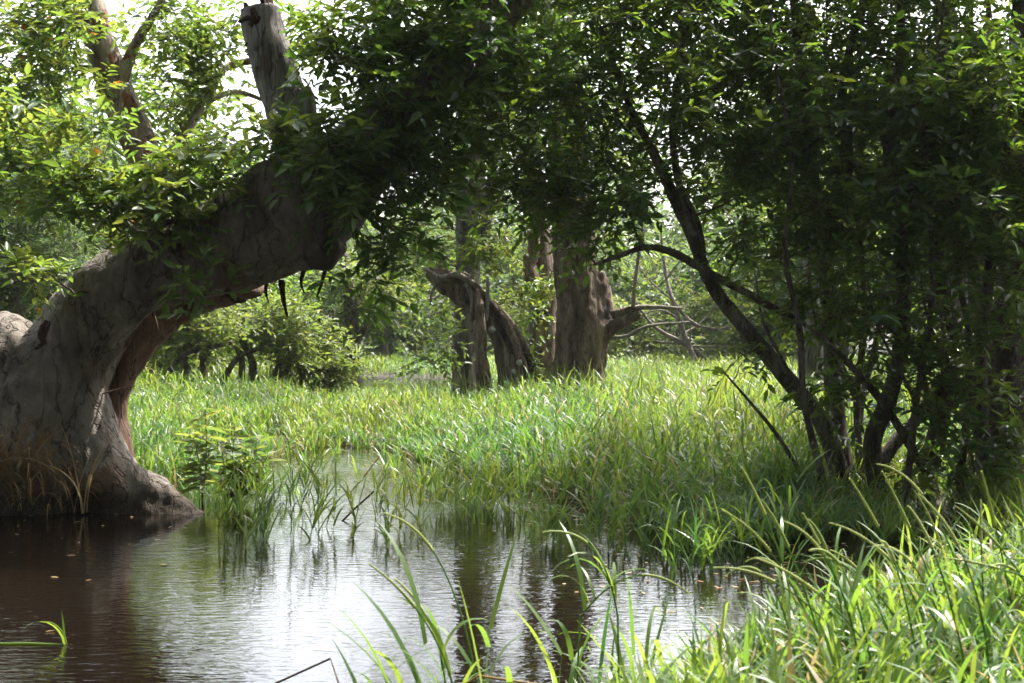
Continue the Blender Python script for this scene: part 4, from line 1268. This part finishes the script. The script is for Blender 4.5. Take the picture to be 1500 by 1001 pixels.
# the wood closes behind them as one mass
g = Geo()
n = 900
px = rng.uniform(-150, 1700, n)
d = rng.uniform(84, 105, n)
z = rng.random(n) ** .8 * np.interp(px, [0, 300, 450, 650, 900, 1100, 1500], [13, 9, 8, 10, 10, 11, 14]) * (1 + .25 * np.sin(px * .03))
cl = np.column_stack([(px - 750) / F * d, d, z])
b = np.repeat(cl, 16, 0) + rng.normal(0, .9, (n * 16, 3))
sprays(g, b, rdir(len(b), .8, .1), rng.uniform(.8, 1.5, len(b)), 4, .6, .5, .2, tint=np.repeat(rng.random(n), 16), tw=.01)
mass(g.build('far_woods', [M_leafblue, M_twig]), 'stuff', 'hazy mass of woods closing off the far side of the swamp', 'woods')

# ---------------------------------------------------------------- light, sky, air
EL, AZ = math.radians(57), math.radians(47)          # azimuth from the view direction towards the right
s = Vector((math.sin(AZ) * math.cos(EL), math.cos(AZ) * math.cos(EL), math.sin(EL)))
sl = bpy.data.lights.new('sun', 'SUN')
sl.energy = 5.0
sl.angle = math.radians(.53)
sl.color = (1, .955, .88)
so = bpy.data.objects.new('sun', sl)
COL.objects.link(so)
so.rotation_euler = s.to_track_quat('Z', 'Y').to_euler()
w = bpy.data.worlds.new('World')
SC.world = w
w.use_nodes = True
N, K = w.node_tree.nodes, w.node_tree.links
N.clear()
sky = N.new('ShaderNodeTexSky')
sky.sky_type = 'NISHITA'
sky.sun_disc = False
sky.sun_elevation = EL
sky.sun_rotation = AZ
sky.air_density = 1.0
sky.dust_density = 6.0
sky.ozone_density = 1.0
hs = N.new('ShaderNodeHueSaturation')                # a white, hazy tropical sky
hs.inputs['Saturation'].default_value = 0.45
bg = N.new('ShaderNodeBackground')
bg.inputs[1].default_value = 0.08
wo = N.new('ShaderNodeOutputWorld')
K.new(sky.outputs[0], hs.inputs['Color'])
tcw = N.new('ShaderNodeTexCoord')
mpw = N.new('ShaderNodeMapping')
mpw.inputs['Scale'].default_value = (1.0, 1.0, 2.2)
K.new(tcw.outputs['Generated'], mpw.inputs[0])
cl_n = N.new('ShaderNodeTexNoise')
cl_n.inputs['Scale'].default_value = 2.6
cl_n.inputs['Detail'].default_value = 7
K.new(mpw.outputs[0], cl_n.inputs['Vector'])
cl_r = N.new('ShaderNodeMapRange')
cl_r.inputs[1].default_value, cl_r.inputs[2].default_value = .45, .75
cl_r.inputs[3].default_value, cl_r.inputs[4].default_value = 0.55, 6.6
sepw = N.new('ShaderNodeSeparateXYZ')
K.new(tcw.outputs['Generated'], sepw.inputs[0])
addw = N.new('ShaderNodeMath')                       # added cloud gain: sky brightened ahead for the water, dimmed behind for the shade
addw.operation = 'MULTIPLY_ADD'
K.new(sepw.outputs[1], addw.inputs[0])
addw.inputs[1].default_value = .20
K.new(cl_n.outputs[0], addw.inputs[2])
K.new(addw.outputs[0], cl_r.inputs[0])
cl_m = N.new('ShaderNodeVectorMath')
cl_m.operation = 'SCALE'
K.new(hs.outputs[0], cl_m.inputs[0])
K.new(cl_r.outputs[0], cl_m.inputs['Scale'])
K.new(cl_m.outputs[0], bg.inputs[0])
K.new(bg.outputs[0], wo.inputs[0])

HAZE = 0.0002
g = Geo()
hx, hy0, hy1, hz0, hz1 = 75, -14, 118, -1.6, 16.5
g.add([(-hx, hy0, hz0), (hx, hy0, hz0), (hx, hy1, hz0), (-hx, hy1, hz0), (-hx, hy0, hz1), (hx, hy0, hz1), (hx, hy1, hz1), (-hx, hy1, hz1)],
      [(0, 3, 2, 1), (4, 5, 6, 7), (0, 1, 5, 4), (1, 2, 6, 5), (2, 3, 7, 6), (3, 0, 4, 7)])
mh, _, Nh, Kh = newmat('humid_air')
pv = Nh.new('ShaderNodeVolumePrincipled')
pv.inputs['Color'].default_value = (.86, .92, 1, 1)
pv.inputs['Density'].default_value = HAZE
pv.inputs['Anisotropy'].default_value = .2
oh = Nh.new('ShaderNodeOutputMaterial')
Kh.new(pv.outputs[0], oh.inputs['Volume'])
mass(g.build('haze', mh, smooth=False), 'stuff', 'thin humid haze hanging over the whole swamp', 'haze')

cam = bpy.data.cameras.new('camera')
cam.lens = 50
cam.sensor_width = 36
cam.shift_y = -(500.5 - HZ) / 1500
cam.clip_end = 2000
cam.dof.use_dof = True
cam.dof.focus_distance = 14.5
cam.dof.aperture_fstop = 5.6
co = bpy.data.objects.new('camera', cam)
COL.objects.link(co)
co.location = (0, 0, EYE)
co.rotation_euler = (math.radians(90), 0, 0)
SC.camera = co
vs = SC.view_settings
vs.view_transform = 'Standard'
vs.look = 'None'
vs.exposure = 1.1
vs.gamma = 1
SC.render.film_transparent = False
SC.cycles.use_denoising = True
SC.cycles.max_bounces = 8
SC.cycles.transmission_bounces = 4
SC.cycles.sample_clamp_indirect = 6
